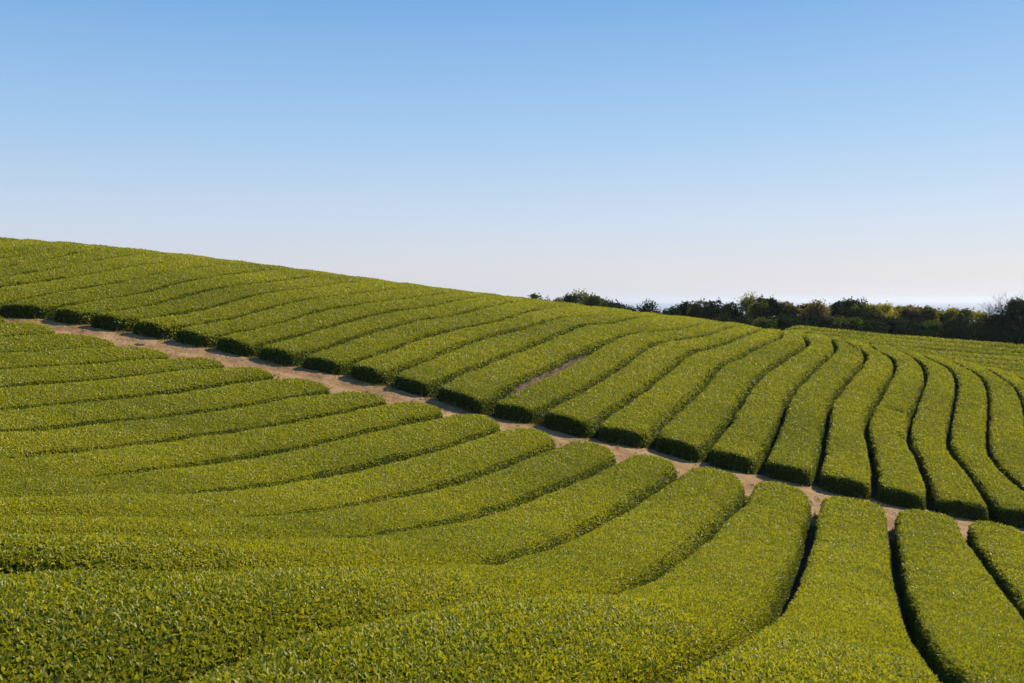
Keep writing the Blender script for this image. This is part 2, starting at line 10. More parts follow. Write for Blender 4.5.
LOW = [[[-17.68,32.88],[-17.82,32.72],[-17.96,32.55],[-18.08,32.38],[-18.21,32.21],[-18.32,32.03],[-18.43,31.84],[-18.53,31.66],[-18.63,31.47],[-18.73,31.28],[-18.81,31.08],[-18.88,30.88],[-18.92,30.67],[-18.97,30.46],[-19.01,30.26],[-19.06,30.05],[-19.1,29.84],[-19.15,29.63],[-19.19,29.42],[-19.24,29.21],[-19.28,29.01],[-19.33,28.8],[-19.37,28.59],[-19.42,28.38],[-19.46,28.17],[-19.51,27.96],[-19.55,27.76],[-19.6,27.55],[-19.64,27.34],[-19.69,27.13],[-19.73,26.92],[-19.78,26.71],[-19.82,26.51],[-19.87,26.3],[-19.91,26.09],[-19.96,25.88],[-20.0,25.67],[-20.04,25.46],[-20.09,25.26],[-20.13,25.05],[-20.18,24.84],[-20.22,24.63],[-20.27,24.42],[-20.31,24.22]],[[-16.18,33.23],[-16.32,33.07],[-16.46,32.9],[-16.58,32.73],[-16.71,32.56],[-16.82,32.38],[-16.93,32.19],[-17.03,32.01],[-17.13,31.82],[-17.23,31.63],[-17.31,31.43],[-17.38,31.23],[-17.42,31.02],[-17.47,30.81],[-17.51,30.61],[-17.56,30.4],[-17.6,30.19],[-17.65,29.98],[-17.69,29.77],[-17.74,29.56],[-17.78,29.36],[-17.83,29.15],[-17.87,28.94],[-17.92,28.73],[-17.96,28.52],[-18.01,28.31],[-18.05,28.11],[-18.1,27.9],[-18.14,27.69],[-18.19,27.48],[-18.23,27.27],[-18.28,27.06],[-18.32,26.86],[-18.37,26.65],[-18.41,26.44],[-18.46,26.23],[-18.5,26.02],[-18.54,25.81],[-18.59,25.61],[-18.63,25.4],[-18.68,25.19],[-18.72,24.98],[-18.77,24.77],[-18.81,24.57]],[[-14.31,32.21],[-14.51,32.07],[-14.71,31.93],[-14.9,31.77],[-15.07,31.6],[-15.22,31.4],[-15.36,31.19],[-15.48,30.98],[-15.59,30.76],[-15.69,30.54],[-15.79,30.31],[-15.88,30.08],[-15.96,29.85],[-16.04,29.62],[-16.12,29.38],[-16.18,29.15],[-16.23,28.91],[-16.29,28.66],[-16.34,28.42],[-16.39,28.18],[-16.44,27.94],[-16.49,27.7],[-16.55,27.46],[-16.6,27.22],[-16.65,26.98],[-16.7,26.74],[-16.75,26.5],[-16.8,26.26],[-16.86,26.02],[-16.91,25.78],[-16.96,25.54],[-17.01,25.3],[-17.06,25.06],[-17.12,24.82],[-17.17,24.58],[-17.22,24.33],[-17.27,24.09],[-17.32,23.85],[-17.38,23.61],[-17.43,23.37],[-17.48,23.13],[-17.53,22.89],[-17.58,22.65],[-17.63,22.41]],[[-12.17,31.57],[-12.39,31.38],[-12.6,31.19],[-12.82,30.99],[-13.02,30.79],[-13.22,30.57],[-13.39,30.34],[-13.55,30.1],[-13.7,29.85],[-13.84,29.59],[-13.98,29.34],[-14.11,29.08],[-14.25,28.83],[-14.37,28.56],[-14.48,28.3],[-14.58,28.02],[-14.67,27.75],[-14.75,27.47],[-14.83,27.19],[-14.9,26.91],[-14.96,26.62],[-15.02,26.34],[-15.09,26.06],[-15.15,25.77],[-15.21,25.49],[-15.27,25.21],[-15.33,24.92],[-15.39,24.64],[-15.45,24.36],[-15.51,24.07],[-15.57,23.79],[-15.64,23.5],[-15.7,23.22],[-15.76,22.94],[-15.82,22.65],[-15.88,22.37],[-15.94,22.09],[-16.0,21.8],[-16.06,21.52],[-16.13,21.24],[-16.19,20.95],[-16.25,20.67],[-16.31,20.39],[-16.37,20.1]],[[-10.49,31.18],[-10.7,30.93],[-10.91,30.67],[-11.12,30.42],[-11.31,30.15],[-11.5,29.88],[-11.68,29.61],[-11.86,29.33],[-12.03,29.05],[-12.2,28.77],[-12.36,28.48],[-12.53,28.2],[-12.69,27.92],[-12.85,27.63],[-13.01,27.34],[-13.15,27.04],[-13.28,26.74],[-13.4,26.44],[-13.51,26.13],[-13.6,25.81],[-13.68,25.49],[-13.75,25.17],[-13.82,24.85],[-13.89,24.53],[-13.96,24.21],[-14.03,23.89],[-14.1,23.57],[-14.17,23.24],[-14.24,22.92],[-14.3,22.6],[-14.37,22.28],[-14.44,21.96],[-14.51,21.64],[-14.58,21.32],[-14.65,21.0],[-14.72,20.67],[-14.79,20.35],[-14.86,20.03],[-14.93,19.71],[-15.0,19.39],[-15.07,19.07],[-15.14,18.75],[-15.21,18.43],[-15.27,18.1]],[[-8.66,30.86],[-8.91,30.58],[-9.15,30.3],[-9.39,30.01],[-9.63,29.73],[-9.87,29.44],[-10.1,29.14],[-10.31,28.83],[-10.5,28.51],[-10.68,28.18],[-10.85,27.85],[-11.01,27.51],[-11.17,27.17],[-11.32,26.83],[-11.47,26.48],[-11.62,26.14],[-11.76,25.79],[-11.89,25.44],[-12.01,25.08],[-12.12,24.73],[-12.23,24.37],[-12.33,24.01],[-12.43,23.64],[-12.51,23.28],[-12.6,22.91],[-12.67,22.55],[-12.75,22.18],[-12.83,21.82],[-12.91,21.45],[-12.99,21.08],[-13.07,20.72],[-13.15,20.35],[-13.23,19.98],[-13.31,19.62],[-13.38,19.25],[-13.46,18.89],[-13.54,18.52],[-13.62,18.15],[-13.7,17.79],[-13.78,17.42],[-13.86,17.05],[-13.94,16.69],[-14.02,16.32],[-14.09,15.96]],[[-7.04,30.29],[-7.34,30.0],[-7.61,29.69],[-7.86,29.36],[-8.09,29.01],[-8.3,28.65],[-8.5,28.28],[-8.69,27.91],[-8.87,27.54],[-9.05,27.16],[-9.24,26.79],[-9.43,26.42],[-9.61,26.05],[-9.78,25.67],[-9.94,25.28],[-10.09,24.9],[-10.23,24.5],[-10.36,24.11],[-10.48,23.71],[-10.59,23.31],[-10.7,22.91],[-10.81,22.51],[-10.91,22.1],[-11.02,21.7],[-11.11,21.29],[-11.2,20.89],[-11.29,20.48],[-11.38,20.08],[-11.47,19.67],[-11.55,19.26],[-11.64,18.85],[-11.73,18.45],[-11.82,18.04],[-11.91,17.63],[-11.99,17.23],[-12.08,16.82],[-12.17,16.41],[-12.26,16.01],[-12.34,15.6],[-12.43,15.19],[-12.52,14.79],[-12.61,14.38],[-12.69,13.97],[-12.78,13.57]],[[-5.22,29.6],[-5.52,29.25],[-5.8,28.89],[-6.06,28.51],[-6.29,28.11],[-6.5,27.71],[-6.7,27.29],[-6.89,26.87],[-7.08,26.46],[-7.27,26.04],[-7.47,25.63],[-7.68,25.22],[-7.89,24.81],[-8.09,24.4],[-8.27,23.98],[-8.44,23.56],[-8.61,23.13],[-8.77,22.7],[-8.93,22.27],[-9.06,21.83],[-9.19,21.39],[-9.31,20.95],[-9.41,20.5],[-9.51,20.05],[-9.6,19.61],[-9.69,19.16],[-9.78,18.71],[-9.88,18.26],[-9.97,17.81],[-10.07,17.36],[-10.16,16.91],[-10.26,16.47],[-10.36,16.02],[-10.45,15.57],[-10.55,15.12],[-10.65,14.67],[-10.74,14.23],[-10.84,13.78],[-10.94,13.33],[-11.03,12.88],[-11.13,12.43],[-11.23,11.99],[-11.32,11.54],[-11.42,11.09]],[[-3.43,29.23],[-3.73,28.81],[-4.01,28.39],[-4.27,27.95],[-4.53,27.51],[-4.78,27.07],[-5.03,26.63],[-5.28,26.18],[-5.52,25.73],[-5.76,25.28],[-5.99,24.83],[-6.21,24.37],[-6.42,23.91],[-6.61,23.44],[-6.79,22.96],[-6.95,22.48],[-7.11,21.99],[-7.27,21.51],[-7.41,21.02],[-7.54,20.53],[-7.65,20.03],[-7.76,19.53],[-7.85,19.03],[-7.95,18.53],[-8.04,18.03],[-8.12,17.53],[-8.21,17.03],[-8.3,16.53],[-8.41,16.03],[-8.52,15.53],[-8.63,15.03],[-8.74,14.54],[-8.85,14.04],[-8.95,13.54],[-9.06,13.04],[-9.17,12.55],[-9.28,12.05],[-9.38,11.55],[-9.49,11.05],[-9.6,10.56],[-9.71,10.06],[-9.81,9.56],[-9.92,9.06],[-10.03,8.56]],[[-1.8,28.88],[-2.06,28.45],[-2.32,28.01],[-2.58,27.58],[-2.84,27.14],[-3.09,26.7],[-3.34,26.26],[-3.58,25.81],[-3.8,25.36],[-4.01,24.9],[-4.21,24.43],[-4.4,23.96],[-4.59,23.49],[-4.78,23.02],[-4.96,22.55],[-5.14,22.08],[-5.31,21.6],[-5.48,21.12],[-5.64,20.64],[-5.79,20.16],[-5.93,19.67],[-6.05,19.18],[-6.17,18.69],[-6.26,18.19],[-6.35,17.69],[-6.43,17.19],[-6.5,16.69],[-6.56,16.19],[-6.63,15.68],[-6.71,15.18],[-6.81,14.69],[-6.94,14.2],[-7.1,13.72],[-7.28,13.24],[-7.42,12.75],[-7.53,12.26],[-7.63,11.76],[-7.74,11.27],[-7.85,10.77],[-7.95,10.28],[-8.06,9.78],[-8.17,9.29],[-8.27,8.79],[-8.38,8.3]],[[-0.16,28.4],[-0.4,27.93],[-0.63,27.46],[-0.87,26.99],[-1.09,26.52],[-1.31,26.04],[-1.53,25.56],[-1.75,25.08],[-1.97,24.6],[-2.18,24.12],[-2.4,23.65],[-2.62,23.17],[-2.83,22.69],[-3.04,22.2],[-3.23,21.71],[-3.41,21.22],[-3.58,20.72],[-3.75,20.22],[-3.91,19.72],[-4.06,19.22],[-4.2,18.71],[-4.34,18.2],[-4.47,17.69],[-4.6,17.18],[-4.73,16.67],[-4.85,16.16],[-4.96,15.65],[-5.06,15.13],[-5.15,14.61],[-5.26,14.1],[-5.38,13.59],[-5.55,13.09],[-5.75,12.6],[-5.99,12.14],[-6.19,11.65],[-6.31,11.14],[-6.42,10.62],[-6.53,10.11],[-6.64,9.59],[-6.75,9.08],[-6.86,8.57],[-6.97,8.05],[-7.09,7.54],[-7.2,7.02]],[[1.37,27.81],[1.17,27.29],[0.96,26.78],[0.74,26.27],[0.52,25.76],[0.3,25.25],[0.09,24.74],[-0.13,24.23],[-0.34,23.71],[-0.54,23.2],[-0.74,22.68],[-0.94,22.16],[-1.14,21.65],[-1.35,21.13],[-1.56,20.62],[-1.76,20.1],[-1.96,19.58],[-2.15,19.06],[-2.33,18.54],[-2.5,18.01],[-2.66,17.48],[-2.81,16.95],[-2.94,16.41],[-3.06,15.87],[-3.18,15.32],[-3.3,14.78],[-3.43,14.24],[-3.56,13.7],[-3.71,13.17],[-3.88,12.64],[-4.08,12.13],[-4.31,11.62],[-4.59,11.14],[-4.92,10.7],[-5.23,10.24],[-5.42,9.72],[-5.54,9.18],[-5.65,8.64],[-5.77,8.09],[-5.89,7.55],[-6.0,7.01],[-6.12,6.47],[-6.24,5.93],[-6.35,5.38]],[[3.0,27.41],[2.77,26.84],[2.54,26.27],[2.31,25.7],[2.08,25.13],[1.84,24.56],[1.6,23.99],[1.36,23.43],[1.12,22.86],[0.88,22.29],[0.65,21.72],[0.42,21.15],[0.21,20.57],[0.0,19.99],[-0.2,19.41],[-0.4,18.82],[-0.6,18.24],[-0.8,17.66],[-1.0,17.07],[-1.19,16.49],[-1.36,15.9],[-1.53,15.3],[-1.68,14.71],[-1.82,14.11],[-1.95,13.5],[-2.1,12.9],[-2.25,12.31],[-2.43,11.72],[-2.64,11.14],[-2.86,10.57],[-3.11,10.0],[-3.39,9.45],[-3.73,8.94],[-4.13,8.47],[-4.41,7.93],[-4.55,7.33],[-4.68,6.72],[-4.81,6.12],[-4.94,5.52],[-5.07,4.92],[-5.2,4.32],[-5.33,3.71],[-5.46,3.11],[-5.59,2.51]],[[4.62,27.15],[4.37,26.54],[4.12,25.94],[3.87,25.33],[3.63,24.72],[3.39,24.11],[3.15,23.5],[2.92,22.89],[2.69,22.28],[2.48,21.66],[2.26,21.04],[2.05,20.42],[1.84,19.8],[1.62,19.18],[1.42,18.56],[1.22,17.93],[1.03,17.31],[0.85,16.68],[0.67,16.05],[0.5,15.42],[0.34,14.78],[0.18,14.15],[0.02,13.51],[-0.14,12.88],[-0.3,12.24],[-0.49,11.61],[-0.69,10.99],[-0.92,10.38],[-1.17,9.77],[-1.43,9.17],[-1.72,8.58],[-2.07,8.03],[-2.52,7.56],[-3.08,7.22],[-3.64,6.89],[-4.1,6.42],[-4.51,5.91],[-4.92,5.4],[-5.32,4.88],[-5.73,4.37],[-6.14,3.86],[-6.55,3.35],[-6.95,2.83],[-7.36,2.32]],[[6.38,26.81],[6.16,26.08],[5.92,25.36],[5.66,24.65],[5.4,23.94],[5.13,23.23],[4.87,22.52],[4.6,21.81],[4.34,21.1],[4.09,20.39],[3.83,19.68],[3.58,18.96],[3.33,18.25],[3.09,17.53],[2.84,16.82],[2.6,16.1],[2.36,15.38],[2.14,14.66],[1.91,13.93],[1.7,13.21],[1.49,12.48],[1.28,11.75],[1.07,11.03],[0.84,10.3],[0.59,9.59],[0.31,8.88],[-0.01,8.2],[-0.39,7.55],[-0.78,6.9],[-1.14,6.23],[-1.45,5.54],[-1.71,4.83],[-2.0,4.13],[-2.38,3.47],[-2.77,2.83],[-3.16,2.18],[-3.55,1.53],[-3.95,0.88],[-4.34,0.24],[-4.73,-0.41],[-5.12,-1.06],[-5.52,-1.71],[-5.91,-2.35],[-6.3,-3.0]],[[8.1,26.45],[7.86,25.75],[7.62,25.04],[7.38,24.34],[7.14,23.64],[6.9,22.94],[6.66,22.23],[6.42,21.53],[6.17,20.83],[5.93,20.13],[5.68,19.43],[5.44,18.73],[5.2,18.03],[4.96,17.32],[4.72,16.62],[4.48,15.92],[4.25,15.21],[4.01,14.51],[3.78,13.81],[3.55,13.1],[3.31,12.4],[3.08,11.69],[2.84,10.99],[2.61,10.28],[2.37,9.58],[2.13,8.88],[1.88,8.18],[1.61,7.49],[1.32,6.8],[1.01,6.13],[0.66,5.47],[0.31,4.82],[-0.05,4.17],[-0.4,3.52],[-0.76,2.87],[-1.11,2.21],[-1.47,1.56],[-1.82,0.91],[-2.18,0.26],[-2.53,-0.39],[-2.89,-1.04],[-3.24,-1.7],[-3.6,-2.35],[-3.95,-3.0]],[[10.08,26.39],[9.83,25.71],[9.57,25.02],[9.32,24.34],[9.08,23.65],[8.83,22.97],[8.59,22.28],[8.35,21.59],[8.1,20.9],[7.85,20.22],[7.61,19.53],[7.36,18.84],[7.12,18.16],[6.87,17.47],[6.63,16.78],[6.39,16.09],[6.15,15.4],[5.91,14.72],[5.67,14.03],[5.43,13.34],[5.19,12.65],[4.95,11.96],[4.71,11.27],[4.47,10.58],[4.23,9.89],[3.99,9.2],[3.76,8.51],[3.52,7.82],[3.28,7.13],[3.03,6.45],[2.76,5.77],[2.49,5.1],[2.21,4.42],[1.93,3.75],[1.65,3.07],[1.38,2.4],[1.1,1.72],[0.82,1.05],[0.55,0.37],[0.27,-0.3],[-0.01,-0.98],[-0.29,-1.65],[-0.56,-2.33],[-0.84,-3.0]],[[12.14,26.76],[11.9,26.14],[11.68,25.51],[11.46,24.88],[11.26,24.25],[11.07,23.61],[10.87,22.98],[10.67,22.34],[10.47,21.71],[10.26,21.08],[10.05,20.45],[9.83,19.82],[9.61,19.19],[9.39,18.57],[9.16,17.94],[8.93,17.32],[8.7,16.7],[8.47,16.08],[8.23,15.45],[7.99,14.84],[7.74,14.22],[7.48,13.6],[7.22,12.99],[6.97,12.38],[6.71,11.77],[6.46,11.15],[6.2,10.54],[5.95,9.92],[5.69,9.31],[5.44,8.7],[5.18,8.08],[4.93,7.47],[4.67,6.86],[4.42,6.24],[4.16,5.63],[3.91,5.01],[3.65,4.4],[3.4,3.79],[3.14,3.17],[2.88,2.56],[2.63,1.95],[2.37,1.33],[2.12,0.72],[1.86,0.1]],[[13.85,26.4],[13.67,25.85],[13.49,25.3],[13.31,24.75],[13.13,24.2],[12.95,23.65],[12.77,23.1],[12.59,22.56],[12.4,22.01],[12.21,21.47],[12.02,20.92],[11.82,20.38],[11.62,19.84],[11.41,19.3],[11.2,18.76],[10.99,18.22],[10.78,17.69],[10.56,17.15],[10.33,16.62],[10.11,16.09],[9.9,15.55],[9.69,15.01],[9.48,14.47],[9.27,13.94],[9.06,13.4],[8.85,12.86],[8.65,12.32],[8.44,11.78],[8.23,11.24],[8.02,10.71],[7.81,10.17],[7.6,9.63],[7.39,9.09],[7.18,8.55],[6.98,8.01],[6.77,7.48],[6.56,6.94],[6.35,6.4],[6.14,5.86],[5.93,5.32],[5.72,4.78],[5.51,4.25],[5.31,3.71],[5.1,3.17]],[[15.6,26.1],[15.42,25.55],[15.24,25.0],[15.06,24.45],[14.88,23.9],[14.7,23.35],[14.52,22.8],[14.34,22.26],[14.15,21.71],[13.96,21.17],[13.77,20.62],[13.57,20.08],[13.37,19.54],[13.16,19.0],[12.95,18.46],[12.74,17.92],[12.53,17.39],[12.31,16.85],[12.08,16.32],[11.86,15.79],[11.65,15.25],[11.44,14.71],[11.23,14.17],[11.02,13.64],[10.81,13.1],[10.6,12.56],[10.4,12.02],[10.19,11.48],[9.98,10.94],[9.77,10.41],[9.56,9.87],[9.35,9.33],[9.14,8.79],[8.93,8.25],[8.73,7.71],[8.52,7.18],[8.31,6.64],[8.1,6.1],[7.89,5.56],[7.68,5.02],[7.47,4.48],[7.26,3.95],[7.06,3.41],[6.85,2.87]]]     # furrows of the field below the path
HC = np.array([[-1.919,-2.154,-2.293,-2.327,-2.238,-2.001,-1.595,-1.007,-0.245,0.655,1.627,2.572,3.368,3.875,3.95,3.442,2.202,0.088,-3.013,-7.173,-12.417],[-1.963,-2.087,-2.162,-2.18,-2.121,-1.959,-1.668,-1.228,-0.627,0.129,1.011,1.956,2.858,3.565,3.885,3.593,2.459,0.274,-3.107,-7.762,-13.716],[-2.029,-2.023,-2.022,-2.019,-1.993,-1.914,-1.749,-1.465,-1.037,-0.444,0.321,1.243,2.256,3.211,3.845,3.805,2.745,0.413,-3.315,-8.473,-15.063],[-2.133,-1.979,-1.88,-1.837,-1.842,-1.864,-1.851,-1.75,-1.516,-1.111,-0.497,0.364,1.484,2.813,3.927,4.137,2.981,0.315,-3.835,-9.413,-16.394],[-2.241,-2.001,-1.804,-1.675,-1.663,-1.797,-1.987,-2.079,-2.09,-1.91,-1.469,-0.602,0.835,2.748,4.243,4.295,2.721,-0.325,-4.721,-10.429,-17.445],[-2.291,-2.077,-1.863,-1.662,-1.542,-1.681,-2.119,-2.422,-2.762,-2.882,-2.605,-1.75,-0.125,1.886,3.149,3.038,1.499,-1.435,-5.702,-11.257,-18.086],[-2.288,-2.079,-1.913,-1.801,-1.787,-1.99,-2.488,-2.939,-3.416,-3.679,-3.401,-2.522,-1.255,0.147,1.272,1.369,0.068,-2.627,-6.606,-11.801,-18.196],[-2.249,-2.018,-1.9,-1.903,-2.051,-2.378,-2.906,-3.477,-3.996,-4.349,-4.361,-3.886,-2.875,-1.511,-0.332,-0.203,-1.351,-3.738,-7.292,-11.959,-17.728],[-2.198,-1.961,-1.889,-1.995,-2.304,-2.818,-3.447,-4.07,-4.636,-5.109,-5.409,-5.328,-4.609,-3.312,-2.049,-1.744,-2.654,-4.675,-7.721,-11.741,-16.723],[-2.153,-1.956,-1.972,-2.206,-2.66,-3.304,-4.068,-4.864,-5.597,-6.161,-6.493,-6.549,-6.245,-5.586,-4.842,-4.441,-4.758,-5.99,-8.176,-11.283,-15.288],[-2.139,-2.018,-2.125,-2.459,-3.016,-3.76,-4.631,-5.537,-6.366,-7.015,-7.441,-7.678,-7.772,-7.725,-7.547,-7.317,-7.289,-7.771,-8.95,-10.886,-13.587],[-2.163,-2.122,-2.304,-2.711,-3.333,-4.132,-5.044,-5.988,-6.88,-7.66,-8.302,-8.808,-9.181,-9.409,-9.483,-9.436,-9.382,-9.48,-9.882,-10.681,-11.91],[-2.211,-2.237,-2.476,-2.927,-3.58,-4.398,-5.326,-6.302,-7.269,-8.182,-9.01,-9.726,-10.308,-10.731,-10.979,-11.056,-10.997,-10.858,-10.703,-10.581,-10.512],[-2.268,-2.355,-2.639,-3.12,-3.787,-4.613,-5.555,-6.57,-7.614,-8.648,-9.633,-10.527,-11.292,-11.893,-12.298,-12.476,-12.401,-12.055,-11.424,-10.503,-9.292]])
UP = [np.array(c) for c in UP]; LOW = [np.array(c) for c in LOW]
UP = [UP[0] + np.array([-1.72*k, .1*k]) for k in (4, 3, 2, 1)] + UP + [UP[-1] + np.array([1.75*k, .25*k]) for k in (1, 2, 3, 4)]
def resamp(P, n, s0=None, s1=None):
    s = np.r_[0, np.cumsum(np.hypot(*np.diff(P, axis=0).T))]
    u = np.linspace(0 if s0 is None else s0, s[-1] if s1 is None else s1, n)
    return np.stack([np.interp(u, s, P[:, k]) for k in range(2)], 1)

LOW0 = [c.copy() for c in LOW]
LOW = [np.vstack([c[0] + (c[0]-c[2])/np.linalg.norm(c[0]-c[2])*(.32+.38*min(max((k-8)/6, 0), 1)), c]) for k, c in enumerate(LOW)]
LOW = [resamp(c, 120, (.35, .35, .25, .1)[k]) if k < 4 else c for k, c in enumerate(LOW)]
NS, NT = HC.shape
def hh(X, Y):
    t = np.clip((np.asarray(X, float) + 8) / 12, 0, 1); return .53 + .05*t*t*(3-2*t)

def _basis(n, u):
    x = np.clip(u, 0, 1) * (n - 3); i = np.minimum(x.astype(int), n - 4); t = x - i
    return i, np.stack([(1-t)**3, 3*t**3-6*t**2+4, -3*t**3+3*t**2+3*t+1, t**3], -1) / 6

def canopy(X, Y):
    """height of the level the hedges are sheared to"""
    X = np.asarray(X, float); Y = np.asarray(Y, float)
    Yc = np.maximum(Y + 5, 6.0)
    i, a = _basis(NS, (X / Yc + 1.1) / 2.2); j, b = _basis(NT, (np.log(Yc) - math.log(6.)) / (math.log(150.) - math.log(6.)))
    z = 0
    for k in range(4):
        for l in range(4): z = z + a[..., k] * b[..., l] * HC[i + k, j + l]
    z = z - .0055 * Y
    q = X / np.maximum(Y, 1); sm = lambda t: np.clip(t, 0, 1)**2 * (3 - 2*np.clip(t, 0, 1))
    w = sm((q - .235) / .055)
    z = z + .28 * w * np.exp(-((Y - 57) / 5.)**2)
    e = Y - (84.5 + (42.5 - X) * .77)
    zf = -3.83 + .0198*(X-42.5) + .1417*(Y-83) - .155*np.maximum(e, 0) - .02*np.clip(e, 0, 8)
    k = w * sm((Y - 61) / 7)
    z = z*(1-k) + zf*k
    far = np.maximum(np.hypot(X, np.maximum(Y, 0)) - 118, 0)
    return z - .06 * far + .05 * np.minimum(far, 40) * 0

def soil(X, Y): return canopy(X, Y) - hh(X, Y)

def wav(X, Y, s, seed):
    """smooth lumpy noise from a sum of sines, about -1..1"""
    r = np.random.default_rng(seed); v = 0
    for k in range(6):
        a = r.uniform(0, 2*math.pi); f = s * r.uniform(.6, 1.7); p = r.uniform(0, 6.28)
        v = v + np.sin((X*math.cos(a) + Y*math.sin(a)) * f + p + .8*np.sin((X*math.sin(a) - Y*math.cos(a)) * f * .7))
    return v / 3.2

# ---------------------------------------------------------------- mesh helpers
def tag(o, label=None, cat=None, group=None, kind=None):
    for k, v in (('label', label), ('category', cat), ('group', group), ('kind', kind)):
        if v: o[k] = v
    return o

def link(name, me, parent=None):
    o = bpy.data.objects.new(name, me); COL.objects.link(o)
    if parent: o.parent = parent
    return o

def mesh(name, verts, groups, mats, smooth=False):
    """groups: list of (faces NxK, material index, tint per face or None)"""
    verts = np.asarray(verts, np.float32)
    groups = [g for g in groups if len(g[0])]
    me = bpy.data.meshes.new(name)
    me.vertices.add(len(verts)); me.vertices.foreach_set('co', verts.ravel())
    li = np.concatenate([g[0].ravel() for g in groups]).astype(np.int32)
    tot = np.concatenate([np.full(len(g[0]), g[0].shape[1], np.int32) for g in groups])
    st = np.r_[0, np.cumsum(tot)[:-1]].astype(np.int32)
    me.loops.add(len(li)); me.loops.foreach_set('vertex_index', li)
    me.polygons.add(len(tot)); me.polygons.foreach_set('loop_start', st); me.polygons.foreach_set('loop_total', tot)
    me.polygons.foreach_set('material_index', np.concatenate([np.full(len(g[0]), g[1], np.int32) for g in groups]))
    sm = np.concatenate([np.full(len(g[0]), (smooth if g[1] != 1 else False)) for g in groups])
    me.polygons.foreach_set('use_smooth', sm)
    for m in mats: me.materials.append(m)
    if any(g[2] is not None for g in groups):
        at = me.attributes.new('tint', 'FLOAT', 'FACE')
        at.data.foreach_set('value', np.concatenate([g[2] if g[2] is not None else np.zeros(len(g[0])) for g in groups]).astype(np.float32))
    me.update(calc_edges=True); me.validate(clean_customdata=False)
    return me

def grid_faces(n, m, off=0):
    i, j = np.meshgrid(np.arange(n-1), np.arange(m-1), indexing='ij')
    a = (i*m + j).ravel() + off
    return np.stack([a, a+m, a+m+1, a+1], 1)

def unit(v): return v / (np.linalg.norm(v, axis=-1, keepdims=True) + 1e-9)

def leaves(P, A, N, L, W, detail):
    """P base, A long axis, N leaf normal -> verts, faces, faces per leaf"""
    B = unit(np.cross(A, N)); N = np.cross(B, A)
    L = L[:, None]; W = W[:, None]; n = len(P)
    if detail == 2:
        v = [P, P+A*L*.35-N*L*.02, P+A*L*.72-N*L*.05, P+A*L-N*L*.16,
             P+A*L*.3+B*W*.46+N*W*.16, P+A*L*.7+B*W*.36+N*W*.08-N*L*.04, P+A*L*.3-B*W*.46+N*W*.16, P+A*L*.7-B*W*.36+N*W*.08-N*L*.04]
        V = np.stack(v, 1).reshape(-1, 3); o = np.arange(n)[:, None]*8
        q = np.concatenate([o + np.array([[1, 4, 5, 2]]), o + np.array([[1, 2, 7, 6]])])
        t = np.concatenate([o + np.array([[0, 4, 1]]), o + np.array([[2, 5, 3]]), o + np.array([[0, 1, 6]]), o + np.array([[2, 3, 7]])])
        return V, [(q, 2), (t, 4)]
    v = [P, P+A*L*.5+B*W*.5+N*W*.14, P+A*L-N*L*.1, P+A*L*.5-B*W*.5+N*W*.14]
    V = np.stack(v, 1).reshape(-1, 3); o = np.arange(n)[:, None]*4
    if detail == 1:
        return V, [(np.concatenate([o + np.array([[0, 1, 2]]), o + np.array([[0, 2, 3]])]), 2)]
    return V, [(o + np.array([[0, 1, 2, 3]]), 1)]

# ---------------------------------------------------------------- materials
def newmat(name):
    m = bpy.data.materials.new(name); m.use_nodes = True; nt = m.node_tree; nt.nodes.clear()
    out = nt.nodes.new('ShaderNodeOutputMaterial')
    return m, nt, out
def nd(nt, t, **k):
    n = nt.nodes.new(t)
    for a, b in k.items():
        if a.startswith('_'): setattr(n, a[1:], b)
        else: n.inputs[a.replace('__', ' ')].default_value = b
    return n
def ramp(nt, stops):
    r = nt.nodes.new('ShaderNodeValToRGB'); e = r.color_ramp.elements
    while len(e) < len(stops): e.new(.5)
    for k, (p, c) in enumerate(stops): e[k].position = p; e[k].color = (*c, 1)
    return r

def leaf_mat(name, stops, transl=.35, rough=.35, spec=.5, tcol=(1.22, 1.18, .4)):
    m, nt, out = newmat(name); L = nt.links.new
    at = nd(nt, 'ShaderNodeAttribute', _attribute_name='tint'); r = ramp(nt, stops); L(at.outputs['Fac'], r.inputs[0])
    p = nd(nt, 'ShaderNodeBsdfPrincipled'); p.inputs['Roughness'].default_value = rough; p.inputs['Specular IOR Level'].default_value = spec
    L(r.outputs[0], p.inputs['Base Color'])
    mul = nd(nt, 'ShaderNodeMix', _data_type='RGBA', _blend_type='MULTIPLY'); mul.inputs[0].default_value = 1
    L(r.outputs[0], mul.inputs[6]); mul.inputs[7].default_value = (*tcol, 1)
    t = nd(nt, 'ShaderNodeBsdfTranslucent'); L(mul.outputs[2], t.inputs[0])
    mx = nd(nt, 'ShaderNodeMixShader'); mx.inputs[0].default_value = transl
    L(p.outputs[0], mx.inputs[1]); L(t.outputs[0], mx.inputs[2]); L(mx.outputs[0], out.inputs[0])
    return m

